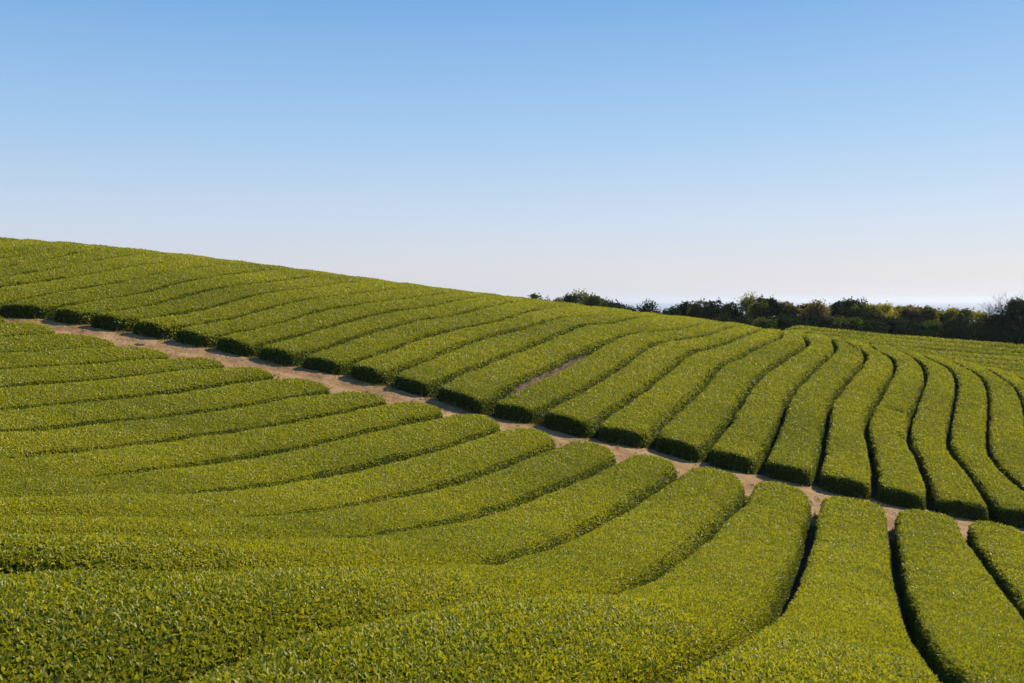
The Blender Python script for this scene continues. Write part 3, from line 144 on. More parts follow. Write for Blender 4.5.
def plain(name, c1, c2, scale, rough=.9, bump=.3, dist=.03, c3=None, spec=.2):
    m, nt, out = newmat(name); L = nt.links.new
    tc = nd(nt, 'ShaderNodeTexCoord')
    n = nd(nt, 'ShaderNodeTexNoise', Scale=scale, Detail=8, Roughness=.65); L(tc.outputs['Object'], n.inputs['Vector'])
    st = [(.3, c1), (.7, c2)] if c3 is None else [(.3, c1), (.5, c2), (.72, c3)]
    r = ramp(nt, st); L(n.outputs[0], r.inputs[0])
    p = nd(nt, 'ShaderNodeBsdfPrincipled', Roughness=rough); p.inputs['Specular IOR Level'].default_value = spec
    L(r.outputs[0], p.inputs['Base Color'])
    n2 = nd(nt, 'ShaderNodeTexNoise', Scale=scale*5, Detail=6); L(tc.outputs['Object'], n2.inputs['Vector'])
    b = nd(nt, 'ShaderNodeBump', Strength=bump, Distance=dist); L(n2.outputs[0], b.inputs['Height']); L(b.outputs[0], p.inputs['Normal'])
    L(p.outputs[0], out.inputs[0])
    return m

M_leaf = leaf_mat('tea_leaves', [(0, (.045, .07, .012)), (.25, (.135, .16, .014)), (.5, (.33, .315, .017)), (1, (.53, .47, .03))], .42, .47, .35)
M_inner = plain('hedge_inner_foliage_shaded', (.016, .026, .006), (.065, .085, .010), 22, .9, .9, .06, spec=0)  # inner twigs and leaves, darkened to carry the shade of flanks and ends
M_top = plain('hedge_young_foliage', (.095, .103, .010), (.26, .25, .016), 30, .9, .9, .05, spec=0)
M_soil = plain('field_soil', (.07, .042, .024), (.15, .095, .055), 2.5, .95, .6, .05, (.27, .18, .11))
M_path = plain('trodden_earth', (.17, .088, .033), (.30, .17, .07), 1.1, .95, .8, .06, (.42, .26, .122))
M_stem = plain('tea_wood', (.12, .08, .05), (.25, .19, .13), 20, .9, .4, .01)
M_grass = plain('rough_grass', (.035, .05, .012), (.08, .09, .025), 3, .95, .8, .08)
M_bark = plain('tree_bark', (.05, .038, .028), (.13, .10, .08), 8, .9, .5, .03)
M_pale = plain('pale_bare_twigs', (.20, .17, .15), (.34, .30, .27), 8, .9, .3, .02)
M_rock = plain('grey_stone', (.22, .2, .18), (.36, .33, .3), 12, .9, .5, .02)

# ---------------------------------------------------------------- camera, light, sky
cam = bpy.data.cameras.new('camera'); co = bpy.data.objects.new('camera', cam); COL.objects.link(co)
cam.sensor_width = 36; cam.lens = 36 * 1000 / 1024; cam.clip_end = 60000; cam.clip_start = .1
co.location = (0, 0, 0); co.rotation_euler = (R(90) - math.atan(41 / 1000), 0, 0)
SC.camera = co

SUN_AZ, SUN_EL = R(49), R(35)
sd = bpy.data.lights.new('sun', 'SUN'); sd.energy = 4.8; sd.angle = R(.53); sd.color = (1, .90, .72)
so = bpy.data.objects.new('sun', sd); COL.objects.link(so)
from mathutils import Vector
sv = Vector((math.sin(SUN_AZ)*math.cos(SUN_EL), math.cos(SUN_AZ)*math.cos(SUN_EL), math.sin(SUN_EL)))
so.rotation_euler = sv.to_track_quat('Z', 'Y').to_euler(); so.location = (60, 20, 60)
SKY = [(0, (5.0, 4.9, 5.4)), (.03, (5.0, 5.05, 5.55)), (.08, (4.2, 5.0, 6.2)), (.16, (2.7, 4.3, 6.3)), (.32, (.85, 2.6, 5.5)), (.9, (.45, 1.5, 4.2))]
w = bpy.data.worlds.new('World'); SC.world = w; w.use_nodes = True; nt = w.node_tree
bg = nt.nodes['Background']; sk = nt.nodes.new('ShaderNodeTexSky'); sk.sky_type = 'NISHITA'; sk.sun_disc = False
sk.sun_elevation = SUN_EL; sk.sun_rotation = SUN_AZ; sk.air_density = 1.0; sk.dust_density = .6; sk.ozone_density = 1.2; sk.altitude = 60
tc = nt.nodes.new('ShaderNodeTexCoord'); sp = nt.nodes.new('ShaderNodeSeparateXYZ'); nt.links.new(tc.outputs['Generated'], sp.inputs[0])
rp = nt.nodes.new('ShaderNodeValToRGB'); nt.links.new(sp.outputs[2], rp.inputs[0])
while len(rp.color_ramp.elements) < 6: rp.color_ramp.elements.new(.5)
for e, (p, c) in zip(rp.color_ramp.elements, SKY): e.position = p; e.color = (*c, 1)
mx = nt.nodes.new('ShaderNodeMix'); mx.data_type = 'RGBA'; mx.blend_type = 'MIX'; mx.inputs[0].default_value = .9
nt.links.new(sk.outputs[0], mx.inputs[6]); nt.links.new(rp.outputs[0], mx.inputs[7])
nt.links.new(mx.outputs[2], bg.inputs[0]); bg.inputs[1].default_value = .10
SC.view_settings.view_transform = 'Standard'; SC.view_settings.look = 'None'; SC.view_settings.exposure = .45; SC.view_settings.gamma = 1
SC.render.engine = 'CYCLES'
SC.cycles.max_bounces = 6; SC.cycles.diffuse_bounces = 3; SC.cycles.transmission_bounces = 3; SC.cycles.glossy_bounces = 2

# ---------------------------------------------------------------- ground, path, sea
def ground():
    a = np.linspace(-math.pi, math.pi, 361)
    r = np.concatenate([np.linspace(.0, 6, 13)[1:], np.exp(np.linspace(math.log(6.4), math.log(150), 190)), np.exp(np.linspace(math.log(160), math.log(1500), 24))])
    # finer azimuths ahead
    a = np.concatenate([np.linspace(-math.pi, -.9, 40)[:-1], np.linspace(-.9, .9, 300), np.linspace(.9, math.pi, 40)[1:]])
    A, Rr = np.meshgrid(a, r, indexing='ij')
    X = np.sin(A)*Rr; Y = np.cos(A)*Rr
    Z = soil(X, Y) + .02*wav(X, Y, 5, 3)
    dist = np.hypot(X, Y); Z = np.where(dist > 200, np.maximum(Z, -75), Z)
    V = np.stack([X, Y, Z], -1).reshape(-1, 3)
    V = np.vstack([V, [[0, 0, soil(0., 0.)]]])
    n, m = A.shape; F = grid_faces(n, m)[:, ::-1]
    c = len(V) - 1; i = np.arange(n-1)
    T = np.stack([np.full(n-1, c), (i+1)*m, i*m], 1)
    m_, nt, out = newmat('hill_ground'); L = nt.links.new
    # bare soil inside the tea fields, rough grass past them
    geo = nd(nt, 'ShaderNodeNewGeometry'); sep = nd(nt, 'ShaderNodeSeparateXYZ'); L(geo.outputs['Position'], sep.inputs[0])
    n1 = nd(nt, 'ShaderNodeTexNoise', Scale=2.2, Detail=8, Roughness=.65); L(geo.outputs['Position'], n1.inputs['Vector'])
    rs = ramp(nt, [(.3, (.022, .018, .010)), (.55, (.045, .034, .019)), (.75, (.09, .065, .038))]); L(n1.outputs[0], rs.inputs[0])
    rg = ramp(nt, [(.3, (.03, .042, .012)), (.7, (.075, .085, .028))]); L(n1.outputs[0], rg.inputs[0])
    mr = nd(nt, 'ShaderNodeMapRange'); mr.inputs[1].default_value = 92; mr.inputs[2].default_value = 96; L(sep.outputs[1], mr.inputs[0])
    mx = nd(nt, 'ShaderNodeMix', _data_type='RGBA'); L(mr.outputs[0], mx.inputs[0]); L(rs.outputs[0], mx.inputs[6]); L(rg.outputs[0], mx.inputs[7])
    p = nd(nt, 'ShaderNodeBsdfPrincipled', Roughness=.95); p.inputs['Specular IOR Level'].default_value = .15; L(mx.outputs[2], p.inputs['Base Color'])
    b = nd(nt, 'ShaderNodeBump', Strength=.6, Distance=.05); L(n1.outputs[0], b.inputs['Height']); L(b.outputs[0], p.inputs['Normal']); L(p.outputs[0], out.inputs[0])
    o = link('ground', mesh('ground', V, [(F, 0, None), (T, 0, None)], [m_], True)); tag(o, kind='structure')
ground()

def sea():
    a = np.linspace(-math.pi, math.pi, 97); r = np.array([700, 2000, 6000, 18000, 45000.])
    A, Rr = np.meshgrid(a, r, indexing='ij'); V = np.stack([np.sin(A)*Rr, np.cos(A)*Rr, np.full_like(A, -64)], -1).reshape(-1, 3)
    m_, nt, out = newmat('sea_water'); L = nt.links.new
    p = nd(nt, 'ShaderNodeBsdfPrincipled', Roughness=.25); p.inputs['Base Color'].default_value = (.03, .07, .11, 1)
    tc = nd(nt, 'ShaderNodeTexCoord'); n = nd(nt, 'ShaderNodeTexNoise', Scale=.05, Detail=6); L(tc.outputs['Object'], n.inputs['Vector'])
    b = nd(nt, 'ShaderNodeBump', Strength=.5, Distance=1.5); L(n.outputs[0], b.inputs['Height']); L(b.outputs[0], p.inputs['Normal']); L(p.outputs[0], out.inputs[0])
    tag(link('sea', mesh('sea', V, [(grid_faces(97, 5)[:, ::-1], 0, None)], [m_], True)), kind='structure')
sea()

def haze():
    x, z0, z1 = 46000., -66., 60.
    V = [(a*x, b*x, c) for c in (z0, z1) for a, b in ((-1, -1), (1, -1), (1, 1), (-1, 1))]
    F = np.array([[3, 2, 1, 0], [4, 5, 6, 7], [0, 1, 5, 4], [1, 2, 6, 5], [2, 3, 7, 6], [3, 0, 4, 7]])
    m, nt, out = newmat('haze_air'); v = nt.nodes.new('ShaderNodeVolumePrincipled')
    v.inputs['Color'].default_value = (.86, .91, 1, 1); v.inputs['Density'].default_value = HAZE; v.inputs['Anisotropy'].default_value = .3
    nt.links.new(v.outputs[0], out.inputs['Volume'])
    tag(link('haze', mesh('haze', V, [(F, 0, None)], [m])), kind='stuff')
HAZE = 1/12000
haze()

def path():
    lo = np.array([c[0] for c in LOW0]); hi = np.array([c[0] for c in UP])
    d = unit((lo[-1]-lo[-4])[None])[0]; lo = np.vstack([lo[0]+(lo[0]-lo[4])*1.5, lo, lo[-1]+d*8])
    d = unit((hi[-1]-hi[-4])[None])[0]; hi = np.vstack([hi[0]+(hi[0]-hi[4])*.5, hi, hi[-1]+d*8])
    lo = resamp(lo, 500); hi = resamp(hi, 500)
    for _ in range(30): lo[1:-1] = .5*lo[1:-1]+.25*(lo[:-2]+lo[2:]); hi[1:-1] = .5*hi[1:-1]+.25*(hi[:-2]+hi[2:])
    t = np.linspace(-.35, 1.25, 34)[None, :, None]
    P = lo[:, None]*(1-t) + hi[:, None]*t; X, Y = P[..., 0], P[..., 1]
    tt = t[..., 0] + 0*X
    rut = -.045*np.exp(-((tt-.32)/.09)**2) - .045*np.exp(-((tt-.72)/.09)**2)
    Z = soil(X, Y) + .075 + rut + .022*wav(X, Y, 2.2, 5) + .012*wav(X, Y, 8, 6) + .008*wav(X, Y, 22, 8)
    edge = np.clip((np.abs(tt-.45)-.6)/.2, 0, 1); Z = Z - .1*edge
    V = np.stack([X, Y, Z], -1).reshape(-1, 3)
    tag(link('dirt_path', mesh('dirt_path', V, [(grid_faces(500, 34), 0, None)], [M_path], True)), kind='structure')
path()

# ---------------------------------------------------------------- tea hedge rows
def hedge(name, A, B, label, cat, group, gapA, gapB, seed, round_end=.5, s_lo=0.0, coarse=1.0, maxd=90, soft=False, endlow=0., dents=()):
    """one hedge between the furrow lines A and B (plan curves running away from the path)"""
    lA = np.hypot(*np.diff(A, axis=0).T).sum(); lB = np.hypot(*np.diff(B, axis=0).T).sum(); Ls = (lA+lB)/2
    # stations, dense at both ends
    ds = .16 * coarse
    s = np.r_[0, .015, .04, .08, .13, .2, np.linspace(.3, Ls-.3, max(8, int(Ls/ds))), Ls-.2, Ls-.12, Ls-.05, Ls]
    u = s / Ls
    def at(P):
        q = np.r_[0, np.cumsum(np.hypot(*np.diff(P, axis=0).T))]; q /= q[-1]
        return np.stack([np.interp(u, q, P[:, k]) for k in range(2)], 1)
    PA, PB = at(A), at(B)
    Wd = np.hypot(*(PB-PA).T)
    gA = gapA(s) if callable(gapA) else gapA + 0*s; gB = gapB(s) if callable(gapB) else gapB + 0*s
    gA = gA + .025*wav(s, 0*s, 2.5, seed) ; gB = gB + .025*wav(s, 0*s, 2.5, seed+50)
    gA = gA + .05*np.exp(-s/.5); gB = gB + .05*np.exp(-s/.5)
    t0 = gA / Wd; t1 = 1 - gB / Wd
    e = np.array([0, .008, .02, .04, .07, .11, .16, .23, .31, .4, .5])
    tq = np.r_[e, 1 - e[::-1][1:]]
    T = t0[:, None] + (t1-t0)[:, None]*tq[None]
    P = PA[:, None]*(1-T[..., None]) + PB[:, None]*T[..., None]
    X, Y = P[..., 0], P[..., 1]
    dA = (T - t0[:, None]) * Wd[:, None]; dB = (t1[:, None] - T) * Wd[:, None]; dS = s[:, None] + 0*T; dE = (Ls - s)[:, None] + 0*T
    dside = np.minimum(dA, dB); dend = np.minimum(dS, dE)
    # rounded corner in plan
    rc = round_end
    a = np.clip(rc - dside, 0, None); b = np.clip(rc - dend, 0, None)
    d = np.where((a > 0) & (b > 0), rc - np.hypot(a, b), np.minimum(dside, dend))
    sh = (.19 if soft else .145) + .03*wav(X, Y, 1.5, seed+9)
    k = np.clip(1 - d/sh, 0, 1)
    prof = (1 - k**2.6)**(1/2.6)
    prof = np.where(d <= 0, np.clip(d*.5, -.2, 0), prof)
    half = ((dA - dB)/Wd[:, None])
    crown = (.06 if soft else .045) - ((.17 + (.13*np.clip((dS-9)/9, 0, 1) if seed >= 300 else 0)) if soft else .10)*np.abs(half)**2.6 - endlow*np.exp(-dS/.3)*(.6+.8*half**2)
    lump = .022*wav(X, Y, 1.1, seed+1) + .014*wav(X, Y, 3.3, seed+2) + .008*wav(X, Y, 9, seed+3)
    H = hh(X, Y) + crown + lump
    for (dx, dy, dr, dd) in dents: H = H - dd*np.exp(-(((X-dx)/dr)**2 + ((Y-dy)/(dr*.6))**2))
    Z0 = soil(X, Y) - .04
    Z = Z0 + (H+.04)*np.clip(prof, -.2, 1)
    # bow the sides: pull low verts slightly in (sides undercut)
    V = np.stack([X, Y, Z], -1)
    n, m = X.shape; shell = V.reshape(-1, 3); F = grid_faces(n, m)
    # leaves
    rowt = .03*math.sin(seed*2.7) + .02*math.sin(seed*1.3)
    q = V; c = (q[:-1, :-1]+q[1:, :-1]+q[1:, 1:]+q[:-1, 1:])/4
    d1 = q[1:, 1:]-q[:-1, :-1]; d2 = q[:-1, 1:]-q[1:, :-1]; N = np.cross(d1, d2)
    ar = np.linalg.norm(N, axis=-1)/2; N = unit(N); N[N[..., 2] < 0] *= -1
    if N[..., 2].mean() < 0: N = -N
    C = c.reshape(-1, 3); Nn = N.reshape(-1, 3); ar = ar.ravel()
    D = np.hypot(C[:, 0], C[:, 1]) + .1
    px = 1000*C[:, 0]/np.maximum(C[:, 1], .5)
    vis = (C[:, 1] > 1.2) & (np.abs(px) < 512 + 1500/np.maximum(C[:, 1], 2)) & (D < maxd)
    vis &= (C[:, 2]/np.maximum(C[:, 1], .5) > -.50 - .35/np.maximum(C[:, 1], 1))
    L = np.clip(.0015*D + .024, .042, .30)
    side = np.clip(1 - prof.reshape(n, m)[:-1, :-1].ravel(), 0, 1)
    dens = (4.6 + 2.4*np.clip((14-D)/7, 0, 1))/(L*L)*DENS * vis
    cnt = rng.poisson(np.clip(dens*ar, 0, 4000))
    idx = np.repeat(np.arange(len(ar)), cnt); K = len(idx)
    tf = (prof[:-1, :-1].ravel() > .93) & (prof[1:, 1:].ravel() > .93); groups = [(F[~tf], 0, None), (F[tf], 2, None)]; VV = [shell]; off = len(shell)  # flanks keep the shell with shade in its colour, tops the young one
    if K:
        ii, jj = idx // (m-1), idx % (m-1)
        r1, r2 = rng.random(K)[:, None], rng.random(K)[:, None]
        p = (V[ii, jj]*(1-r1)+V[ii+1, jj]*r1)*(1-r2) + (V[ii, jj+1]*(1-r1)+V[ii+1, jj+1]*r1)*r2
        nn = Nn[idx]; Lk = L[idx]*rng.uniform(.65, 1.25, K)
        dd = D[idx]
        depth = rng.random(K)
        p = p - nn*(Lk*(.22+.33*np.clip((15-dd)/8, 0, 1))*depth)[:, None]
        a = rng.normal(size=(K, 3)); near = np.clip((15-dd)/8, 0, 1)[:, None]; A_ = unit(nn*(.10+.45*near) + np.array([0, 0, .15])*(1+3*near) + .9*unit(a))
        ln = unit(rng.normal(size=(K, 3)) + nn*(1.1 + np.clip(dd/7, 0, 6)[:, None]))
        pat = .5 + .5*wav(p[:, 0], p[:, 1], .55, 77)*.6 + .5*wav(p[:, 0], p[:, 1], 3.1, 78)*.25
        sd_ = side[idx]
        tint = .53 + rowt + .24*(pat-.5) + (.055+.06*near[:, 0])*rng.normal(size=K) - .05*depth - .33*np.clip(sd_*2.6, 0, 1) - .22*np.clip(1-dend[:-1, :-1].ravel()[idx]/.15, 0, 1)*(endlow > 0)  # flanks and row ends: mature leaves, darkened further by shade painted into tint
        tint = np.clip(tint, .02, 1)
        for lo, hi, det in ((0, 9, 2), (9, 18, 1), (18, 999, 0)):
            mk = (dd >= lo) & (dd < hi)
            if not mk.any(): continue
            wv = Lk[mk]*rng.uniform(.38, .55, mk.sum())*(1.0 if det else 1.25)
            v, gs = leaves(p[mk], A_[mk], ln[mk], Lk[mk], wv, det)
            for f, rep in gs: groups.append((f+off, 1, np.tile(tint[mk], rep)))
            VV.append(v); off += len(v)
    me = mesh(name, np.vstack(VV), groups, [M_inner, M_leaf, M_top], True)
    o = link(name, me); tag(o, label, cat, group)
    return o, K, (X, Y, d)

DENS = 1.0
ORD = ['first', 'second', 'third', 'fourth', 'fifth', 'sixth', 'seventh', 'eighth', 'ninth', 'tenth', 'eleventh', 'twelfth', 'thirteenth', 'fourteenth', 'fifteenth', 'sixteenth', 'seventeenth', 'eighteenth', 'nineteenth', 'twentieth', 'twenty-first', 'twenty-second', 'twenty-third']
total = 0
def tube(P, r, sides=5):
    P = np.array(P, float); r = np.broadcast_to(r, len(P)); n = len(P)
    T = unit(np.gradient(P, axis=0)); ref = np.array([.3, .9, .1]); B = unit(np.cross(T, ref)); N = np.cross(B, T)
    a = np.linspace(0, 2*math.pi, sides, endpoint=False)
    V = (P[:, None] + (B[:, None]*np.cos(a)[None, :, None] + N[:, None]*np.sin(a)[None, :, None])*r[:, None, None]).reshape(-1, 3)
    i, j = np.meshgrid(np.arange(n-1), np.arange(sides), indexing='ij'); j2 = (j+1) % sides
    return V, np.stack([(i*sides+j).ravel(), (i*sides+j2).ravel(), ((i+1)*sides+j2).ravel(), ((i+1)*sides+j).ravel()], 1)

def stems(parent, A, B, seed):
    """the woody stems bared at the cut end of a hedge beside the path"""
    r = np.random.default_rng(seed); VV, FF_, off, Q = [], [], 0, []
    for k in range(16):
        t = r.uniform(.16, .84); s = r.uniform(-.02, .14)
        a0 = A[0]*(1-t)+B[0]*t; a1 = A[1]*(1-t)+B[1]*t; q = a0 + unit((a1-a0)[None])[0]*s
        z = float(soil(q[0], q[1])); lean = r.normal(0, .08, 2)
        P = [(q[0], q[1], z-.03), (q[0]+lean[0]*.5, q[1]+lean[1]*.5, z+.13), (q[0]+lean[0]*1.6, q[1]+lean[1]*1.2, z+.26)]
        v, f = tube(P, [.013, .010, .006], 5); VV.append(v); FF_.append(f+off); off += len(v); Q.append((q[0], q[1], z-.02, t))
    Q = np.array(Q); Q = Q[np.argsort(Q[:, 3])][:, :3]; v, f = tube(Q, .012, 5); VV.append(v); FF_.append(f+off)
    link('woody_stems', mesh('woody_stems', np.vstack(VV), [(np.vstack(FF_), 0, None)], [M_stem], True), parent)

def bare_side(parent, A):
    """dead, leafless flank of a hedge: dry twigs over a low bank of bare earth"""
    r = np.random.default_rng(5); C = resamp(A, 90, .8, 14); T = unit(np.gradient(C, axis=0)); Nn = np.stack([-T[:, 1], T[:, 0]], 1)
    t = np.linspace(0, 1, 9); u = np.linspace(0, 1, 90); fade = np.clip(np.minimum(u, 1-u)*5, 0, 1)
    off = (.02 + .34*t[None])*(.45+.55*fade[:, None]); P = C[:, None] + Nn[:, None]*off[..., None]
    h = (.03 + .34*t**1.2)[None]*fade[:, None]*(1+.12*wav(P[..., 0], P[..., 1], 6, 4))
    V = np.stack([P[..., 0], P[..., 1], soil(P[..., 0], P[..., 1]) + h - .02*(1-fade[:, None])], -1)
    link('bare_earth_bank', mesh('bare_earth_bank', V.reshape(-1, 3), [(grid_faces(90, 9), 0, None)], [M_soil], True), parent)
    VV, F_, o_ = [], [], 0
    for k in range(900):
        i = r.integers(6, 84); j = r.integers(2, 9); b = V[i, j]; d = unit(np.array([[*(T[i]*r.normal(0, .5)-Nn[i]*r.uniform(0, .4)), r.uniform(.3, 1)]]))[0]
        l = r.uniform(.08, .22); v, f = tube([b-d*.03, b+d*l*.5, b+d*l+r.normal(0, .02, 3)], [.006, .005, .003], 3); VV.append(v); F_.append(f+o_); o_ += len(v)
    link('dry_twigs', mesh('dry_twigs', np.vstack(VV), [(np.vstack(F_), 0, None)], [M_stem], True), parent)

bare = 20      # furrow with the strip of bare earth
NU = len(UP)
for i in range(NU-1):
    gA = gB = (.09 if i < bare-3 else .12)
    if i+1 == bare: gB = lambda s: .10 + .28*np.exp(-((s-7.2)/6.0)**4)
    if i == bare: gA = .14
    if i < bare:
        k = bare-1-i
        lab = ('tea hedge row above the path with a strip of bare earth along its right side' if k == 0 else
               'tea hedge row above the path, %s row left of the bare earth furrow' % ORD[k])
    else:
        k = i-bare
        lab = ('tea hedge row above the dirt path, directly to the right of the bare earth furrow' if k == 0 else
               'tea hedge row above the path, %s row right of the bare earth furrow' % ORD[k])
    dn = []
    if i in (26, 27, 28): dn = [(UPD[0], UPD[1], .5, .2) for UPD in ((14.9, 37.6), (16.2, 42.0))]
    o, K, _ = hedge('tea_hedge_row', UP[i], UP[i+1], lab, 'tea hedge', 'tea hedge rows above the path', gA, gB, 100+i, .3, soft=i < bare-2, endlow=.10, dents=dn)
    stems(o, UP[i], UP[i+1], 900+i); total += K
    if i+1 == bare: bare_side(o, UP[bare])

NL = len(LOW)
GL = lambda i: .10 if i < 12 else (lambda s: .10 - .04*np.clip((s-13)/5, 0, 1)) if i < 15 else .13
for i in range(NL-1):
    k = NL-3-i
    if k < 0: lab = 'last tea hedge row of the front field, just beyond the right edge of the photo'
    elif k == 0: lab = 'tea hedge row below the path cut off by the right edge of the photo'
    elif i == 0: lab = 'topmost hedge wedge of the front field, under the path at the left edge'
    else: lab = 'tea hedge row below the path, %s row of the front field counting from the right' % ORD[k]
    if i == 13: lab = 'tea hedge row sweeping down to fill the lower left corner of the front field'
    if i == 14: lab = 'nearest tea hedge row, its large leaves sharp along the bottom edge'
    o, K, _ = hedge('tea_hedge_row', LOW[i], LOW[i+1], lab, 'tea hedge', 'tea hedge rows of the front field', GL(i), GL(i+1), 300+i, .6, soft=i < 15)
    total += K
BIG = .17
# far plateau rows beyond the crest
for k in range(9):
    xs = np.linspace(66, 16, 26)
    def line(j): 
        Y = 84.0 - 2.3*j + (42.5-xs)*.77 + .5*np.sin(xs*.13+.4) + .25*np.sin(xs*.31+1)
        return np.stack([xs, Y], 1)
    lab = 'thin far tea hedge row beyond the crest, %s row down from the treeline' % ORD[k]
    o, K, _ = hedge('tea_hedge_row', line(k), line(k+1), lab, 'tea hedge', 'far tea hedge rows in front of the treeline', BIG, BIG, 500+k, .4, coarse=2.2, maxd=110)
    total += K
print('LEAVES', total)

# ---------------------------------------------------------------- trees past the fields
def crown_mesh(cx, cy, z0, z1, wd, col, seed, n=26, per=150, leaf=.17):
    r = np.random.default_rng(seed); h = z1-z0; PP, NN, TT = [], [], []
    for k in range(n):
        u = r.uniform(0, 1)**.8; a = r.uniform(0, 6.283); rr = (wd/2)*math.sqrt(r.uniform(.02, 1))*(1-.5*u**2.4)*(.55+.45*min(1, u*4+.3))
        rad = (wd*.19)*r.uniform(.7, 1.35)*(1.1-.35*u)
        c = np.array([cx+math.cos(a)*rr*.85, cy+math.sin(a)*rr*.85, z0+h*(.08+.84*u)])
        if k == 0: c = np.array([cx, cy, z1-rad*.75]);
        c[2] = min(c[2], z1-rad*.6*r.uniform(.9, 1.6))
        m = int(per*r.uniform(.7, 1.3)); d = unit(r.normal(size=(m, 3))); q = rad*r.uniform(.25, 1.12, m)**.6
        q *= 1+.22*np.sin(d[:, 0]*5+k)+.2*np.sin(d[:, 2]*7+k*2)
        PP.append(c + d*q[:, None]*np.array([1, 1, .85])); NN.append(unit(d+.7*r.normal(size=(m, 3))))
        TT.append(np.clip(.5+.16*r.normal()+.14*r.normal(size=m), .02, 1))
    P = np.vstack(PP); N = np.vstack(NN); T = np.concatenate(TT); A = unit(r.normal(size=P.shape))
    L = leaf*r.uniform(.6, 1.4, len(P)); v, gs = leaves(P, A, N, L*1.2, L*.8, 0)
    return mesh('crown', v, [(gs[0][0], 0, T)], [col])

def branchy(P0, d0, L, rad, depth, r, out, up=.25, seg=5):
    P = [P0]; d = d0
    for k in range(seg):
        d = unit((d + .22*r.normal(size=3) + np.array([0, 0, up*.2]))[None])[0]; P.append(P[-1] + d*L/seg)
    out.append((np.array(P), np.linspace(rad, rad*.5, seg+1)))
    if depth > 0:
        for k in range(r.integers(3, 5)):
            q = r.integers(2, seg+1); dd = unit((d + .75*r.normal(size=3) + np.array([0, 0, up]))[None])[0]
            branchy(P[q], dd, L*r.uniform(.5, .75), rad*.5, depth-1, r, out, up, seg)

def wood(name, out, mat, sides=5, parent=None):
    VV, F_, off = [], [], 0
    for P, rr in out:
        v, f = tube(P, rr, sides); VV.append(v); F_.append(f+off); off += len(v)
    return link(name, mesh(name, np.vstack(VV), [(np.vstack(F_), 0, None)], [mat], True), parent)

TM = {
 'dark': leaf_mat('dark_evergreen_leaves', [(0, (.012, .022, .008)), (1, (.055, .075, .022))], .12, .8, .05),
 'green': leaf_mat('mid_green_leaves', [(0, (.022, .036, .010)), (1, (.15, .17, .04))], .35, .8, .05),
 'olive': leaf_mat('olive_leaves', [(0, (.05, .055, .016)), (1, (.30, .28, .085))], .45, .8, .05),
 'brown': leaf_mat('brownish_leaves', [(0, (.07, .06, .024)), (1, (.34, .26, .12))], .42, .8, .05),
 'yellow': leaf_mat('yellowing_leaves', [(0, (.10, .095, .02)), (1, (.50, .43, .11))], .5, .8, .05)}
WORD = {'dark': 'dark evergreen', 'green': 'mid green', 'olive': 'dull olive', 'brown': 'brownish', 'yellow': 'yellowing'}

def tree(name, px, py, wpx, col, Y, seed, label, cat, group, low=.12, n=26, per=150):
    X = (px-512)/1000*Y; zt = -(py-300.5)/1000*Y; zb = float(soil(X, Y)); wd = wpx/1000*Y
    e = bpy.data.objects.new(name, None); COL.objects.link(e); e.location = (X, Y, zb); e.empty_display_size = .5
    tag(e, label, cat, group)
    h = zt-zb; r = np.random.default_rng(seed)
    c = link('crown', crown_mesh(0, 0, h*low, h, wd, TM[col], seed, n, per), e)
    out = []; r0 = .05+.018*h
    P = np.array([[0, 0, -.2], [.1*r.normal(), .1*r.normal(), h*.25], [.2*r.normal(), .2*r.normal(), h*.5], [.25*r.normal(), .25*r.normal(), h*.8]])
    out.append((P, np.array([r0*1.25, r0, r0*.7, r0*.25])))
    for k in range(6):
        a = r.uniform(0, 6.28); q = P[1]*(1-k/6)+P[2]*(k/6); ex = q + np.array([math.cos(a)*wd*.32, math.sin(a)*wd*.32, h*r.uniform(.15, .35)])
        out.append((np.array([q, (q+ex)/2+np.array([0, 0, -.05*h]), ex]), np.array([r0*.5, r0*.33, r0*.12])))
    wood('trunk', out, M_bark, 6, e)
    return e
LEFT = [(534, 293.5, 17, 'green'), (547, 297.5, 16, 'green'), (559, 298.5, 15, 'olive'), (568, 294.5, 18, 'dark'), (581, 291, 25, 'olive'), (593, 295, 20, 'green'),
        (604, 298, 22, 'dark'), (617, 302, 19, 'dark'), (629, 306, 15, 'dark'), (648, 301, 25, 'dark')]
for k, (px, py, wpx, col) in enumerate(LEFT):
    tree('tree', px, py, wpx*1.75, col, 124+3*math.sin(k*2.1), 40+k, '%s tree behind the hill crest, %s from the left end' % (WORD[col], ORD[k]), 'tree', 'trees behind the hill crest', .3, 60, 170)
RIGHT = [(671, 307, 20, 'dark'), (685, 301, 25, 'dark'), (701, 299.5, 25, 'green'), (717, 299.5, 25, 'dark'), (731, 302, 20, 'dark'), (747, 292, 30, 'olive'), (760, 297, 22, 'green'),
         (771, 297.5, 18, 'dark'), (784, 302, 22, 'brown'), (805, 304.5, 20, 'green'), (820, 302, 28, 'brown'), (835, 303, 20, 'dark'), (849, 299.5, 30, 'dark'), (862, 304, 18, 'green'),
         (873, 305, 20, 'olive'), (886, 303.5, 24, 'yellow'), (900, 307, 20, 'olive'), (912, 306, 22, 'brown'), (926, 307, 20, 'olive'), (939, 310.5, 20, 'green'),
         (952, 308, 24, 'yellow'), (966, 309, 20, 'olive'), (979, 311, 20, 'yellow')]
for k, (px, py, wpx, col) in enumerate(RIGHT):
    nm = '%s tree beyond the far rows, %s right of the treeline gap' % (WORD[col], ORD[k])
    tree('tree', px, py, wpx*1.5, col, 106+2.5*math.sin(k*1.7), 80+k, nm, 'tree', 'trees beyond the far rows', -.02, 40, 190)
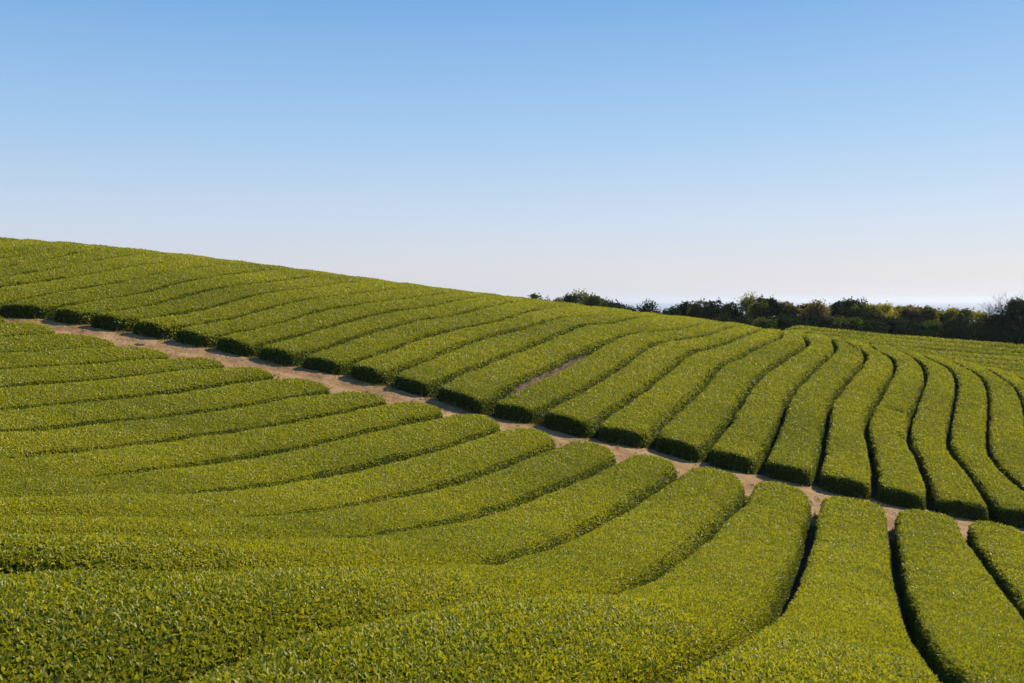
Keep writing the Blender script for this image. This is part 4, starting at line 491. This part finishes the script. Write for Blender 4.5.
for k in range(15):
    px = 676+21.5*k
    tree('shrub', px, 316+1.5*math.sin(k*2.3)+.10*(px-676)*.2    , 40, 'dark' if k % 4 else 'green', 100.5+1.2*math.sin(k*1.3), 140+k, 'low dark shrub under the treeline at the field edge, %s from the left' % ORD[k], 'shrub', 'shrubs under the treeline', -.05, 26, 190)
tree('tree', 1000, 315, 44, 'dark', 95, 201, 'wide very dark low tree at the right end of the treeline', 'tree', 'dark trees at the right end', -.08, 46, 210)
tree('tree', 1023, 298, 52, 'dark', 93.5, 202, 'tall very dark tree cut by the right edge of the photo', 'tree', 'dark trees at the right end', -.08, 46, 210)
# bare pale tree
def bare_tree(px, py, Y, seed, label):
    X = (px-512)/1000*Y; zt = -(py-300.5)/1000*Y; zb = float(soil(X, Y)); h = zt-zb
    e = bpy.data.objects.new('bare_tree', None); COL.objects.link(e); e.location = (X, Y, zb); tag(e, label, 'tree', None)
    r = np.random.default_rng(seed); tr = [(np.array([[0, 0, -.2], [.05, 0, h*.2], [.1, .05, h*.42]]), np.array([.13, .11, .09]))]
    wood('trunk', tr, M_pale, 7, e)
    out = []
    for k in range(15):
        a = k*.7+r.uniform(0, .4); branchy(np.array([.1, .05, h*(.3+.007*k)]), unit(np.array([[math.cos(a)*.75, math.sin(a)*.75, 1.0]]))[0], h*.36, .062, 3, r, out, .3, 4)
    P = np.vstack([o[0] for o in out]); sc = (h-.0)/max(P[:, 2].max(), .1)
    out = [(p*np.array([1, 1, sc]), q) for p, q in out]
    wood('branches', out, M_pale, 3, e)
bare_tree(1006, 289, 101, 5, 'pale leafless tree with fine twigs above the dark trees at the right edge')


# ---------------------------------------------------------------- loose stones and weeds along the path
def litter():
    r = np.random.default_rng(3); lo = resamp(np.array([c[0] for c in LOW0[2:-1]]), 400); hi = resamp(np.array([c[0] for c in UP[5:-3]]), 400)
    VV, F_, o_ = [], [], 0
    ico = unit(np.array([(-1, .6, 0), (1, .6, 0), (-1, -.6, 0), (1, -.6, 0), (0, -1, .7), (0, 1, .7), (0, -1, -.7), (0, 1, -.7)], float))
    fc = np.array([(0, 5, 4, 2), (1, 3, 4, 5), (0, 2, 6, 7), (1, 7, 6, 3), (0, 7, 1, 5), (2, 4, 3, 6)])
    for k in range(2600):
        i = r.integers(0, 400); t = r.uniform(-.1, 1.0); q = lo[i]*(1-t)+hi[i]*t + r.normal(0, .1, 2); s_ = r.uniform(.008, .03)*(1 if r.random() > .04 else 2)
        v = ico*s_*r.uniform(.6, 1.3, (8, 3))*[1, 1, .6] + [q[0], q[1], float(soil(q[0], q[1]))+.085]
        VV.append(v); F_.append(fc+o_); o_ += 8
    tag(link('loose_stones', mesh('loose_stones', np.vstack(VV), [(np.vstack(F_), 0, None)], [M_rock], False)), 'small loose stones and clods scattered over the dirt path', 'stones', None, 'stuff')
    VV, F_, TT, o_ = [], [], [], 0; P = []
    for k in range(700):
        i = r.integers(0, 400); t = r.choice([r.normal(-.02, .05), r.normal(.97, .05), r.normal(.5, .05)], p=[.45, .4, .15]); q = lo[i]*(1-t)+hi[i]*t
        for b in range(9): P.append((q[0]+r.normal(0, .06), q[1]+r.normal(0, .06)))
    P = np.array(P); Z = soil(P[:, 0], P[:, 1])+.07; P = np.c_[P, Z]; n = len(P)
    A = unit(r.normal(size=(n, 3))*.5+[0, 0, 1]); v, gs = leaves(P, A, unit(r.normal(size=(n, 3))), r.uniform(.05, .16, n), r.uniform(.01, .025, n), 0)
    tag(link('path_weeds', mesh('path_weeds', v, [(gs[0][0], 0, r.uniform(.1, .8, n))], [TM['olive']])), 'sparse weeds and dry grass along the edges of the dirt path', 'weeds', None, 'stuff')
litter()
